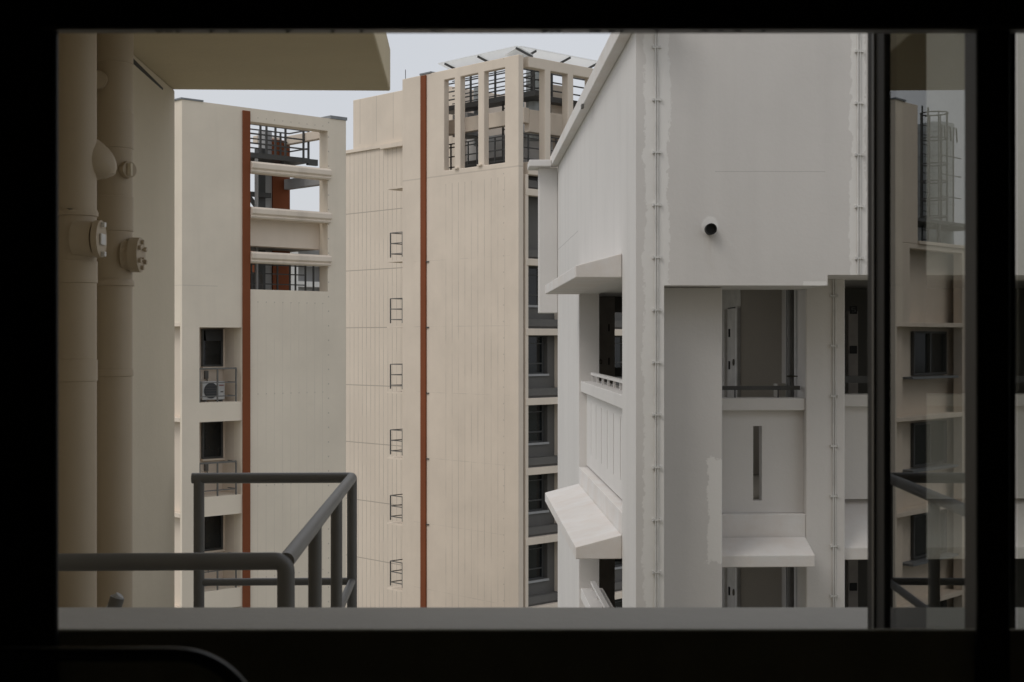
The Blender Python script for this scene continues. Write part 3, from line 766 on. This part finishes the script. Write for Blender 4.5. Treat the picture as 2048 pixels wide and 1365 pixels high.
# upper mass
poly = [(0, zm_b), (xs_, zm_b), (xs_, zm_s), (XEND, zm_s), (XEND, ZR), (0, ZR)]
can_h = [0.87, 0.632]
m = MB()
m.prism([(0, -H), (xp, -H), (xp, zm_b), (xs_, zm_b), (xs_, zm_s), (XEND, zm_s), (XEND, ZR), (0, ZR)], 'y', 0, YP)
m.build('front_wall', M['white'], C)
MB().wall('y', YP, YE, -H, ZR, 0, 0.27, [(YP, YF, -H, 0.64)]).build('side_wall', M['white'], C)
MB().box(0.272, XEND, YP+0.002, YE, 0.66, 0.9).build('corridor_ceiling', M['white_plain'], C)
MB().box(0.01, XEND, 0.01, YE-0.01, ZR+0.001, ZR+0.12).build('roof_slab', M['white_plain'], C)
# eave and gutter
zE = FC.z(326, 0, YE)
poly = [(-0.115, ZR-0.02), (0.0-0.001, ZR-0.02), (-0.001, ZR+0.13), (0.25, ZR+0.135), (0.25, ZR+0.2), (-0.115, ZR+0.165)]
MB().prism(poly, 'y', -0.3, YE+0.12).build('eave', M['white_dusty'], C, bevel=0.01)
xg = FC.xpx(1058, YE-0.15)
MB().box(xg, -0.118, YE-0.2, YE+0.4, FC.z(336, 0, YE), FC.z(323, 0, YE)).build('gutter_slab', M['white_plain'], C, bevel=0.01)
MB().box(-0.14, -0.11, 4.2, 4.32, ZR-0.07, ZR-0.025).build('drip_outlet', M['bgrey'], C)
# corner pillar
# set-back panel
xpa, xpb = xp+0.001, FC.xpx(1444.5, 0.36)
MB().box(xpa, xpb, 0.36, 0.75, -H, zm_b-0.004).build('set_back_panel', M['white_panel'], C, bevel=0.012)
# column right of first opening
YC_ = 0.92
xca, xcb = FC.xpx(1612, YC_), FC.xpx(1690, YC_)
MB().box(xca, xcb, YC_, 1.28, -H, 0.655).build('column', M['white_plain'], C, bevel=0.012)
# floors of the corridors and the front/side parapets
CANB = [-2.167-2.8*k for k in range(0, 8)]
def canopy_profile(zb, w0, w1):      # outer thin edge, inner thick edge
    return [(w0, zb), (w1, zb), (w1, zb+0.24), (w0, zb+0.114)]
YS1 = YF
slit = (FC.xpx(1507.5, 1.0), FC.xpx(1525, 1.0))
for k in range(3):
    dz = -2.8*k
    # front parapet between panel and column
    zt_, zc_ = -0.564+dz, -0.687+dz
    zg = -1.707+dz; zcb = -1.93+dz
    MB().wall('x', xpb-0.3, xca-0.001, zg+0.003, zc_, 1.03, 1.17, [(slit[0], slit[1], FC.z(1003, 0, 1.03)+dz, FC.z(853, 0, 1.03)+dz)]).build('parapet', M['white_plain'], C)
    MB().box(xpb-0.3, xca-0.001, 0.95, 1.22, zc_+0.001, zt_).build('parapet_cap', M['white_plain'], C, bevel=0.008)
    MB().box(xpb-0.3, xca-0.001, 0.93, 1.22, zcb-0.24, zg).build('parapet_base', M['white_dusty'], C, bevel=0.008)
    # front canopy
    yf = FC.ypx(1444, 0) # unused
    xr_ = FC.xpx(1629, 0.55)
    poly = [(0.53, -2.167+dz), (0.918, -2.167+dz), (0.918, zcb+0.0), (0.53, -2.053+dz)]
    MB().prism(poly, 'x', xpb+0.001, xr_).build('canopy', M['white_dusty'], C, bevel=0.008)
    # handrail on the parapet
    m = MB(); zz = -0.468+dz
    m.bar((xpb-0.25, 1.1, zz), (FC.xpx(1599, 1.1), 1.1, zz), 0.05, 0.04)
    for px in (1470, 1556): m.rod((FC.xpx(px, 1.1), 1.1, zt_), (FC.xpx(px, 1.1), 1.1, zz), 0.008, 6)
    m.build('handrail', M['steel'], C)
    # second opening on the right
    MB().box(xcb+0.001, XEND, 1.45, 1.6, -1.62+dz, -0.67+dz).build('parapet', M['white_plain'], C)
    MB().box(xcb+0.001, XEND, 1.36, 1.66, -0.668+dz, -0.545+dz).build('parapet_cap', M['white_plain'], C, bevel=0.008)
    poly = [(1.44, -1.72+dz), (1.60, -1.62+dz), (1.60, -2.17+dz), (0.98, -2.17+dz), (0.98, -2.05+dz)]
    MB().prism(poly, 'x', xcb+0.001, XEND).build('canopy', M['white_dusty'], C, bevel=0.008)
    MB().bar((xcb, 1.7, -0.40+dz), (XEND, 1.7, -0.40+dz), 0.05, 0.07).build('handrail', M['steel'], C)
    # side parapet with vertical slots
    hs = []
    for q in range(7):
        yq = YP+0.35+q*0.68
        hs.append((yq, yq+0.045, zg+0.22, zc_-0.12))
    MB().wall('y', YP-0.2, YF-0.001, zg+0.03, zc_, 0.10, 0.26, hs).build('side_parapet', M['white_plain'], C)
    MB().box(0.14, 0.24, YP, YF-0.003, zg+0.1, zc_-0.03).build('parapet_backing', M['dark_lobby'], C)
    MB().box(0.02, 0.32, YP+0.001, YF-0.001, zc_+0.001, zt_+0.02).build('side_parapet_cap', M['white_plain'], C, bevel=0.008)
    MB().box(-0.003, 0.35, YP+0.001, YF-0.001, -2.16+dz, zg).build('side_parapet_base', M['white_dusty'], C, bevel=0.006)
    m = MB(); zr = -0.44+dz
    m.bar((0.17, YP, zr), (0.17, YF-0.15, zr), 0.06, 0.035)
    for q in range(8): m.bar((0.17, YP+0.3+q*0.66, zt_+0.02), (0.17, YP+0.3+q*0.66, zr), 0.03, 0.03)
    m.build('side_handrail', M['white_plain'], C)
    # floor slab inside
    MB().box(0.36, XEND, 1.7, YE-0.02, -2.15+dz, -1.62+dz).build('floor_slab', M['lobby_grey'], C)
# side canopies (three, sloping outwards)
for zb in (0.632, -2.168, -4.968):
    XO = FC.loc((1151-CX)/F*14.15, 14.15)[0]
    poly = [(XO, zb), (-0.004, zb), (-0.004, zb+0.24), (XO, zb+0.118)]
    MB().prism(poly, 'y', YP+0.004, YF).build('side_canopy', M['white_dusty'], C, bevel=0.008)
# side: solid wall after the opening, far reveal
MB().box(0.273, 0.75, YE-0.3, YE-0.001, -H, 0.65).build('rear_end_wall', M['white_plain'], C)
# back wing poking out to the left
xw0 = FC.xpx(1078, YE)
MB().box(xw0, -0.001, YE, YE+0.3, FC.z(626.5, 0, YE), FC.z(336, 0, YE)-0.002).build('rear_wing', M['white_plain'], C, bevel=0.012)
MB().box(0.01, 0.5, YE+0.002, YE+0.15, -H, ZR-0.1).build('rear_wing_wall', M['white_plain'], C)
# corridor interior: dark door wall far down the side
for k in range(2):
    dz = -2.8*k; yd = FC.loc(0, 21)[1]
    xd0, xd1 = 0.274, FC.xpx(1229.5, yd)
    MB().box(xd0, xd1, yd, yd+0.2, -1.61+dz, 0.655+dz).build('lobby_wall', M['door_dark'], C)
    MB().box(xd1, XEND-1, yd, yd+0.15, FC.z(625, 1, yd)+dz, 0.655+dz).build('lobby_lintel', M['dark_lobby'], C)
    d_ = MB().box(xd0+0.0, FC.xpx(1219, yd), yd-0.03, yd-0.001, -1.60+dz, FC.z(630, 0, yd)+dz).build('door', M['door_dark'], C)
    m = MB()
    for py in (656, 723): m.box(FC.xpx(1216, yd), FC.xpx(1218.5, yd), yd-0.05, yd-0.031, FC.z(py+7, 0, yd)+dz, FC.z(py-7, 0, yd)+dz)
    m.build('hinge', M['black'], d_)
    m = MB(); xx = FC.xpx(1200.5, yd); zz = FC.z(724, 0, yd)+dz
    m.tube([(xx+0.02*math.cos(t), yd-0.05, zz+0.03*math.sin(t)) for t in [i*math.pi/6 for i in range(13)]], 0.006, 6)
    m.build('handle', M['brass'], d_)
    # far right end of the gap so that only a slot of tower shows
    m = MB(); m.bar((xd1, yd+0.5, -0.47+dz), (XEND-1, yd+0.5, -0.47+dz), 0.05, 0.14); m.build('far_handrail', M['steel'], C)
# front recess: angled store doors, dim rear wall, risers
def cw(px, Z): return FC.loc((px-CX)/F*Z, Z)
for k in range(2):
    dz = -2.8*k; zf = -1.61+dz; zt_ = 0.655+dz
    p0 = cw(1430, 18.7); p1 = cw(1481, 17.2); p2 = cw(1640, 17.3)
    m = MB(); m.prism([p0, p1, (p1[0]+0.01, p1[1]+0.12), (p0[0]+0.02, p0[1]+0.2)], 'z', zf, zt_); m.build('store_wall', M['door_light'], C)
    MB().prism([(p1[0]+0.001, p1[1]+0.01), p2, (p2[0], p2[1]+0.2), (p1[0]+0.02, p1[1]+0.2)], 'z', zf, zt_).build('recess_rear_wall', M['lobby_grey'], C)
    # doors laid on the angled wall
    d = Vector((p1[0]-p0[0], p1[1]-p0[1])); L = d.length; d.normalize(); nn = Vector((d.y, -d.x))
    if nn.y > 0: nn = -nn
    def on(t, off): return (p0[0]+d.x*t+nn.x*off, p0[1]+d.y*t+nn.y*off)
    def tpx(px):
        for i in range(400):
            t = L*i/400; q = on(t, 0.03); X = FC.o[0]+q[0]*FC.u[0]+q[1]*FC.v[0]; Y = FC.o[1]+q[0]*FC.u[1]+q[1]*FC.v[1]
            if CX+F*X/Y >= px: return t
        return L
    for (a, b) in ((1434, 1449.5), (1459, 1478)):
        ta, tb = tpx(a), tpx(b)
        dd = MB().prism([on(ta, 0.001), on(tb, 0.001), on(tb, 0.035), on(ta, 0.035)], 'z', zf+0.02, 0.40+dz).build('door', M['door_light'], C)
        m = MB(); t0 = ta+0.01
        for zc0 in (0.10, -0.30): m.prism([on(t0, 0.036), on(t0+0.05, 0.036), on(t0+0.05, 0.05), on(t0, 0.05)], 'z', zc0-0.05+dz, zc0+0.05+dz)
        m.build('hinge', M['black'], dd)
        q = on(tb-0.12, 0.06); m = MB()
        m.tube([(q[0]+d.x*0.03*math.cos(t), q[1]+d.y*0.03*math.cos(t), -0.26+dz+0.035*math.sin(t)) for t in [i*math.pi/6 for i in range(13)]], 0.008, 6)
        m.build('handle', M['brass'], dd)
    t1 = tpx(1459)
    m = MB(); m.prism([on(t1, 0.04), on(L-0.05, 0.04), on(L-0.05, 0.055), on(t1, 0.055)], 'z', 0.40+dz, 0.412+dz); m.build('door_head', M['black'], C)
    e0 = on(L-0.045, 0.0); MB().prism([on(L-0.06, 0.001), on(L, 0.001), on(L, 0.05), on(L-0.06, 0.05)], 'z', zf, 0.42+dz).build('door_jamb', M['conduit'], C)
    # riser pipes
    q = cw(1582, 16.4)
    m = MB(); m.rod((q[0], q[1], zf), (q[0], q[1], zt_), 0.034, 16); m.build('riser_pipe', M['rail_mid'], C, smooth=True)
    m = MB()
    for px, r in ((1573, 0.009), (1576, 0.006), (1594, 0.010), (1598, 0.007)):
        q2 = cw(px, 16.5); m.rod((q2[0], q2[1], zf), (q2[0], q2[1], zt_), r, 8)
    m.build('riser_conduit', M['bgrey_light'], C)
    m = MB(); qa, qb = cw(1572, 16.35), cw(1600, 16.35); m.bar((qa[0], qa[1]-0.02, -0.405+dz), (qb[0], qb[1]-0.02, -0.405+dz), 0.03, 0.012)
    m.tube([(q[0]+0.045*math.cos(t), q[1]+0.045*math.sin(t), -0.405+dz) for t in [i*math.pi/6 for i in range(13)]], 0.01, 6)
    m.build('pipe_clamp', M['brass'], C)
    # low cabinets by the riser
    q = cw(1565, 16.6); m = MB(); m.box(q[0]-0.06, q[0]+0.07, q[1], q[1]+0.2, zf, -0.50+dz); m.build('meter_box', M['lobby_grey'], C)
    # right-hand lobby wall beyond column, dark, with two sign plates
    ql = cw(1690, 17.0)
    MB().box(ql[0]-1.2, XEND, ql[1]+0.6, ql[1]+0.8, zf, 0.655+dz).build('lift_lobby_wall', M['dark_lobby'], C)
    qa, qb = cw(1697, 16.8), cw(1716, 16.8)
    MB().box(qa[0], qb[0], qa[1], qa[1]+0.1, zf, 0.35+dz).build('lift_jamb', M['door_dark'], C)
    for py in (620, 700):
        zz = FC.z(py, 0, qa[1])+dz
        s_ = MB().box(qa[0]+0.012, qb[0]-0.012, qa[1]-0.012, qa[1]-0.001, zz-0.047, zz+0.047).build('sign_plate', M['black'], C, bevel=0.004)
        if py == 620:
            c0 = (qa[0]+qb[0])/2; r = 0.02; y_ = qa[1]-0.016
            m = MB()
            for (a0, b0, a1, b1) in ((-1, 1.2, 1, 1.2), (-1, 1.2, -1, 0.1), (-1, 0.1, 1, 0.1), (1, 0.1, 1, -1.2), (1, -1.2, -1, -1.2)):
                m.bar((c0+a0*r, y_, zz+b0*r), (c0+a1*r, y_, zz+b1*r), 0.007, 0.007)
            m.build('sign_mark', M['rail_mid'], s_)
# cross wall behind the column so the corridor reads dim, rear wall
xcw = cw(1601, 16.3)[0]
MB().box(xcw, xcw+0.06, 1.95, cw(1640, 17.2)[1]+0.3, -H, 0.655).build('cross_wall', M['white_plain'], C)
MB().box(3.0, XEND, YE-0.3, YE, -H, 0.655).build('rear_wall', M['lobby_grey'], C)
MB().box(XEND, XEND+0.3, 0, YE, -H, ZR).build('end_wall', M['white_plain'], C)
# conduits with clips
def conduit(px, y, zt_, zb_, step, first):
    xx = FC.xpx(px, y)
    m = MB(); m.rod((xx-0.011, y-0.012, zb_), (xx-0.011, y-0.012, zt_), 0.007, 8); m.rod((xx+0.011, y-0.010, zb_), (xx+0.011, y-0.010, zt_), 0.006, 8)
    c = m.build('conduit', M['conduit'], C, smooth=True)
    m = MB(); zz = first
    while zz > -9:
        m.box(xx-0.032, xx+0.032, y-0.018, y-0.001, zz-0.008, zz+0.008)
        for s in (-1, 1): m.box(xx+s*0.034-0.006, xx+s*0.034+0.006, y-0.026, y-0.001, zz-0.012, zz+0.014)
        m.build('clip', M['conduit'], c); m = MB(); zz -= step
conduit(1313, 0.0, 2.88, -9.5, 105*13.04/F, FC.z(95, 0, 0))
conduit(1716, 0.0, 2.88, zm_s, 104*13.04/F, FC.z(98, 0, 0)) if False else None
xx = FC.xpx(1717.5); m = MB(); m.rod((xx-0.011, -0.012, zm_s), (xx-0.011, -0.012, 2.88), 0.007, 8); m.rod((xx+0.011, -0.010, zm_s), (xx+0.011, -0.010, 2.88), 0.006, 8)
c_ = m.build('conduit', M['conduit'], C, smooth=True)
m = MB(); zz = FC.z(100)
while zz > zm_s:
    m.box(xx-0.032, xx+0.032, -0.018, -0.001, zz-0.008, zz+0.008)
    for s in (-1, 1): m.box(xx+s*0.034-0.006, xx+s*0.034+0.006, -0.026, -0.001, zz-0.012, zz+0.014)
    m.build('clip', M['conduit'], c_); m = MB(); zz -= 104*13.04/F
conduit(1668, YC_, 0.65, -9.5, 100.5*13.96/F, FC.z(592, 0, YC_))
# black overflow spout
m = MB(); n_ = 24
vs = []; 
for (yy, r) in ((-0.001, 0.052), (-0.07, 0.052), (-0.07, 0.044), (0.03, 0.044)):
    for j in range(n_): a = 2*math.pi*j/n_; vs.append((SPX+r*math.cos(a), yy, SPZ+r*math.sin(a)))
fs = [(i*n_+j, i*n_+(j+1) % n_, (i+1)*n_+(j+1) % n_, (i+1)*n_+j) for i in range(3) for j in range(n_)]
fs.append(tuple(3*n_+j for j in range(n_)))
m.add(vs, fs); m.build('overflow_spout', M['black'], C, smooth=True)
MB().disc((SPX, SPZ), 0.043, 'y', -0.035, -0.03, 24).build('spout_mouth', M['black'], C)

# ================================================================== OWN BUILDING (left wing, slab, window wall, room)
O = thing('near_building', 'dim beige wing wall with overhanging roof slab close at left and around the window', 'building', FO)
ZS = FO.z(180)
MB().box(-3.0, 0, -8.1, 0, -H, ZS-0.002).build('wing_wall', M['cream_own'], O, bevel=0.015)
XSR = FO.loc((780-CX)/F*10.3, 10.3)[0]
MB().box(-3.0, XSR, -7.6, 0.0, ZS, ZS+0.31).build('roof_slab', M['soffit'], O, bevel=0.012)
# dark slot high on the wall
ya, yb = FO.ypx(262), FO.ypx(325)
m = MB(); m.add([(0.004, ya, 1.785), (0.004, yb, 1.756), (0.004, yb, 1.742), (0.004, ya, 1.752), (-0.02, ya, 1.785), (-0.02, yb, 1.756), (-0.02, yb, 1.742), (-0.02, ya, 1.752)],
      [(0,1,2,3),(4,7,6,5),(0,4,5,1),(1,5,6,2),(2,6,7,3),(3,7,4,0)]); m.build('wall_slot', M['black'], O)
# exterior ledge below the window
inv = O  # parts below are built in world axes and re-expressed through a second thing
W = thing('window_wall', 'dark room wall framing the view, with a grey outer ledge below the opening', 'wall', loc=(0, 2.3, 0))
def wb(m, name, mat, bevel=0.0, smooth=False):
    return m.build(name, mat, W, bevel, smooth, origin=None) if False else m.build(name, mat, W, bevel, smooth)
def shift(m, dy=-2.3):
    m.v = [(p[0], p[1]+dy, p[2]) for p in m.v]; return m
ZL = 0.66
MB_ = lambda: MB()
m = MB().wall('x', -2.6, 9, -H, 7.5, 2.26, 2.46, [(-1.1, 2.3, -0.66, 0.66)])
shift(m).build('outer_wall', M['cream_own'], W)
zl_ = -0.66; 
m = MB().box(-2.2, 9, 2.465, 3.535, zl_-0.14, zl_); shift(m).build('outer_ledge', M['ledge'], W, bevel=0.012)
# inner lining: black head box, low board, side jamb
zh = (CY-60)/F*2.2; zlo = (CY-1257)/F*2.2
m = MB().box(-1.6, 2.4, 2.19, 2.20, zh, 0.9); shift(m).build('head_box', M['black'], W, bevel=0.004)
m = MB().box(-0.72, 2.4, 2.17, 2.198, zh-0.006, zh-0.0005); shift(m).build('head_trim', M['frame_grey'], W)
for q in range(26):
    px_ = random.uniform(250, 1710); xq = (px_-CX)/F*2.18; wq = random.uniform(0.002, 0.007)
    m = MB().tube([(xq-wq, 2.182, zh-0.0062), (xq-wq*0.3, 2.182, zh-0.0075), (xq+wq, 2.182, zh-0.0062)], [0.0004, random.uniform(0.0008, 0.0018), 0.0004], 8)
    shift(m).build('sealant_drip', M['frame_grey'], W, smooth=True)
m = MB().box(-1.6, 2.4, 2.19, 2.20, -1.5, zlo); shift(m).build('low_board', M['room'], W, bevel=0.004)
m = MB().box(-1.6, -0.6965, 2.175, 2.188, -1.5, 0.9); shift(m).build('side_lining', M['black'], W, bevel=0.004)
m = MB().box(0.7115, 0.763, 2.175, 2.188, -1.5, 0.9); shift(m).build('mullion', M['black'], W, bevel=0.004)
m = MB().box(0.83, 2.28, 2.33, 2.336, -0.655, 0.655); shift(m).build('fixed_pane', M['fixed_pane'], W)
# the room
R = thing('room', 'unlit room behind the window from which the view is seen', 'room', loc=(0, 0, 0))
MB().box(-1.8, 2.6, -2.6, 2.25, -1.62, -1.52).build('floor', M['room'], R)
MB().box(-1.8, 2.6, -2.6, 2.25, 1.2, 1.3).build('ceiling', M['room'], R)
m = MB(); m.box(-1.9, -1.8, -2.6, 2.25, -1.62, 1.3); m.box(2.6, 2.7, -2.6, 2.25, -1.62, 1.3); m.box(-1.9, 2.7, -2.7, -2.6, -1.62, 1.3)
m.build('wall', M['room'], R)
# casement pane swung outwards
MX = 0.777
S = thing('casement_sash', 'open black window sash at right, its tinted pane mirroring the block and railing', 'window', loc=(MX, 2.3, H))
def ss(m): m.v = [(p[0]-MX, p[1]-2.3, p[2]) for p in m.v]; return m
yN, yF2 = MX*F/(1927-CX), MX*F/(1778-CX)
ZP0, ZP1 = -0.60, 0.655
ss(MB().box(MX-0.003, MX+0.003, 2.376, yF2+0.01, ZP0-0.01, ZP1+0.01)).build('pane', M['pane'], S, zoff=0)
ss(MB().box(MX-0.010, MX+0.078, yF2, yF2+0.14, ZP0-0.05, ZP1+0.05)).build('far_stile', M['black'], S, zoff=0, bevel=0.003)
ss(MB().box(MX-0.022, MX+0.03, 2.275, 2.375, ZP0-0.05, ZP1+0.05)).build('hinge_stile', M['frame_dark'], S, zoff=0, bevel=0.003)
ss(MB().box(MX-0.022, MX+0.03, 2.376, yF2-0.001, ZP0-0.05, ZP0)).build('bottom_rail', M['black'], S, zoff=0)
ss(MB().box(MX-0.022, MX+0.03, 2.376, yF2-0.001, ZP1, ZP1+0.05)).build('top_rail', M['black'], S, zoff=0)
ss(MB().box(MX-0.014, MX-0.0105, yF2+0.07, yF2+0.085, ZP0-0.03, ZP1+0.03)).build('gasket', M['frame_grey'], S, zoff=0)

# ------------------------------------------------------------------ downpipes on the wing wall
def downpipe(px, X, lab):
    Z = X*F/(px-CX)
    t = thing('drain_pipe', lab, 'pipe', loc=(X, Z, 0), group='drain pipes on the beige wing wall')
    return t, Z
r1 = 0.100
T1, Z1 = downpipe(152, -2.17, 'thick beige drain pipe nearest the window at the far left edge')
T2, Z2 = downpipe(229, -2.20, 'thick beige drain pipe with round access caps beside the bare wall')
def py(p, Z): return (CY-p)/F*Z
MB().rod((0, 0, -12), (0, 0, ZS-0.001), r1, 36).build('shaft', M['pipe'], T1, smooth=True)
MB().rod((0, 0, -12), (0, 0, ZS-0.001), 0.098, 36).build('shaft', M['pipe'], T2, smooth=True)
def collar(T, Z, p_top, p_bot, r, lip=0.008):
    a, b = py(p_top, Z), py(p_bot, Z)
    MB().tube([(0, 0, b-0.004), (0, 0, b), (0, 0, b+0.02), (0, 0, b+0.03), (0, 0, a), (0, 0, a+0.002)], [r-0.004, r+lip, r+lip, r+0.004, r+0.004, r-0.004], 36).build('coupling', M['pipe'], T, smooth=True)
collar(T1, Z1, 425, 433, r1); collar(T1, Z1, 523, 566, r1, 0.005); collar(T1, Z1, 720, 762, r1, 0.004)
collar(T2, Z2, 60, 128, 0.098, 0.004); collar(T2, Z2, 228, 298, 0.098, 0.004); collar(T2, Z2, 395, 463, 0.098, 0.005)
collar(T2, Z2, 560, 572, 0.098, 0.010); collar(T2, Z2, 740, 752, 0.098, 0.006)
# junction branch behind pipe one
m = MB(); zb = py(340, Z1); 
for i_ in range(9):
    pass
m.tube([(0.03+0.1*math.sin(i_*0.17), 0.06, zb+0.07-0.012*i_) for i_ in range(10)], [0.105*math.sqrt(max(0.0, 1-(i_/9.0)**2))+0.004 for i_ in range(10)], 28); m.build('branch', M['pipe'], T1, smooth=True)
# access door on pipe one: round boss, flange with white plate
zb = py(480, Z1)
m = MB(); m.tube([(0.02, -0.05, zb), (0.115, -0.06, zb)], [0.095, 0.085], 28); m.build('access_boss', M['pipe'], T1, smooth=True)
m = MB(); m.tube([(0.116, -0.06, zb), (0.145, -0.06, zb)], 0.092, 28); fl_ = m.build('flange', M['pipe'], T1, smooth=True)
m = MB()
m.box(0.146, 0.156, -0.10, -0.02, zb-0.03, zb+0.025)
for q in (-0.075, 0.07): m.box(0.146, 0.165, -0.075, -0.045, zb+q-0.012, zb+q+0.012)
m.build('bolted_plate', M['conduit'], fl_, bevel=0.003)
# round plug caps and bolted flange on pipe two
zc1 = py(343, Z2)
m = MB(); m.tube([(0.08, -0.055, zc1), (0.105, -0.075, zc1)], [0.048, 0.045], 24); cp = m.build('round_cap', M['pipe'], T2, smooth=True)
m = MB(); m.box(0.095, 0.118, -0.095, -0.06, zc1-0.035, zc1+0.035); m.build('cap_slot', M['cream_own'], cp, bevel=0.004)
zc2 = py(167, Z2); m = MB(); m.tube([(-0.06, -0.09, zc2), (-0.055, -0.125, zc2)], [0.05, 0.047], 24); m.build('round_cap', M['pipe'], T2, smooth=True)
zc3 = py(511, Z2)
m = MB(); m.tube([(0.06, -0.03, zc3), (0.10, -0.03, zc3)], 0.085, 24); m.tube([(0.101, -0.03, zc3), (0.155, -0.03, zc3)], 0.096, 28); f3 = m.build('flange', M['pipe'], T2, smooth=True)
m = MB()
for j in range(6):
    a = j*math.pi/3+0.5; m.tube([(0.156, -0.03+0.07*math.cos(a), zc3+0.07*math.sin(a)), (0.172, -0.03+0.07*math.cos(a), zc3+0.07*math.sin(a))], 0.013, 8)
for a, b in ((0.02, 0.03), (-0.02, -0.02), (0.03, -0.03)): m.tube([(0.156, -0.03+a, zc3+b), (0.178, -0.03+a, zc3+b)], 0.006, 6)
m.build('bolt', M['pipe'], f3)

# ------------------------------------------------------------------ foreground railing
RL = thing('railing', 'charcoal tubular steel railing turning a corner in front of the beige wing', 'railing', loc=((572-CX)/F*6.34, 6.34, H-2.0), rz=math.radians(2.09))
FR = Fr((572-CX)/F*6.34, 6.34, 2.09)
zc_ = -0.981
def yat(px): return FR.ypx(px, 0)
yc = yat(704)
rr = 0.0385
def arc(p, q, c, n=6):  # quarter bend from p to q around control c (quadratic)
    return [tuple((1-t)**2*p[i]+2*t*(1-t)*c[i]+t*t*q[i] for i in range(3)) for t in [j/n for j in range(n+1)]]
def rb(m, name): return m.build(name, M['rail_near'], RL, smooth=True, zoff=2.0)
b_ = 0.05
m = MB(); m.tube([(-1.75, 0, zc_)]+arc((-b_, 0, zc_), (0, 0, zc_-b_), (0, 0, zc_))+[(0, 0, -2.0)], rr+0.001, 20); rb(m, 'near_rail')
m = MB(); m.tube([(0, 0.0, zc_-0.0)]+[(0, yc-b_*0.6, zc_)], rr-0.001, 20); rb(m, 'side_rail')
xe = FR.xpx(384, yc)
m = MB(); m.tube([(0, yc-b_*0.6, zc_), (-0.008, yc-0.012, zc_), (-b_*0.7, yc, zc_), (xe, yc, zc_)], rr-0.0005, 20); rb(m, 'far_rail')
for px in (630, 673, 704):
    yy = yat(px) if px != 704 else yc
    m = MB(); m.rod((0, yy, -2.0), (0, yy, zc_), 0.0365, 18); rb(m, 'post')
m = MB(); xx = FR.xpx(398, yc); m.rod((xx, yc, -2.0), (xx, yc, zc_), 0.0385, 18); rb(m, 'post')
zlr = -(1163-CY)/F*(6.34+yc*FR.v[1])
m = MB(); m.rod((xx, yc, zlr), (0, yc, zlr), 0.027, 16); rb(m, 'lower_rail')
m = MB(); m.rod((0, yc, zlr), (0, 0, zlr), 0.027, 16); rb(m, 'lower_rail')
m = MB(); m.rod((-1.75, 0, zlr), (0, 0, zlr), 0.027, 16); rb(m, 'lower_rail')
BF = thing('balcony_floor', 'grey concrete balcony slab under the charcoal railing', 'balcony', loc=RL.location, rz=math.radians(2.09))
MB().box(-2.2, 0.15, -3.6, yc+0.15, -0.2, -0.002).build('slab', M['ledge'], BF, zoff=0)
# short stub pipe by the wall
SP = thing('pipe_stub', 'short slanted grey pipe end behind the near rail at lower left', 'pipe', loc=((235-CX)/F*6.8, 6.8, H-1.3))
m = MB(); m.tube([(-0.10, 0, -0.68), (-0.06, 0, -0.05), (0.0, 0, 0.07), (0.012, 0, 0.085)], [0.03, 0.03, 0.03, 0.02], 14); m.build('tube', M['bgrey_light'], SP, smooth=True, zoff=0)
MB().tube([(-0.03, 0, -0.02), (0.0, 0, 0.075)], 0.034, 14).build('end_sleeve', M['rail_mid'], SP, smooth=True, zoff=0)

# ------------------------------------------------------------------ chair in the dark room (only its back shows)
CH = thing('chair', 'black chair back with rounded top corner in the dark bottom left corner', 'chair', loc=(-0.60, 1.32, H-1.52))
yb_ = 1.5-1.32; rr_ = 0.0075
def cz(p): return (CY-p)/F*1.5+1.52
xR = (470-CX)/F*1.5+0.60; zt_ = cz(1309); rad = 0.075
pts = [(-xR-0.0, yb_, 0.50), (-xR, yb_, zt_-rad)]
pts += arc((-xR, yb_, zt_-rad), (-xR+rad, yb_, zt_), (-xR, yb_, zt_), 10)[1:]
pts += arc((xR+0.012-rad, yb_, zt_), (xR+0.03, yb_, zt_-rad*1.1), (xR+0.005, yb_, zt_-0.002), 12)
pts += [(xR+0.03, yb_, 0.50)]
MB().tube(pts, rr_, 14).build('back_frame', M['chair_black'], CH, smooth=True, zoff=0)
MB().box(-xR-0.02, xR+0.05, -0.28, yb_+0.02, 0.46, 0.50).build('seat', M['black'], CH, zoff=0, bevel=0.015)
for sx, sy in ((-xR, -0.26), (xR+0.03, -0.26), (-xR, yb_), (xR+0.03, yb_)):
    MB().rod((sx, sy, 0), (sx, sy, 0.46), 0.012, 10).build('leg', M['black'], CH, smooth=True, zoff=0)
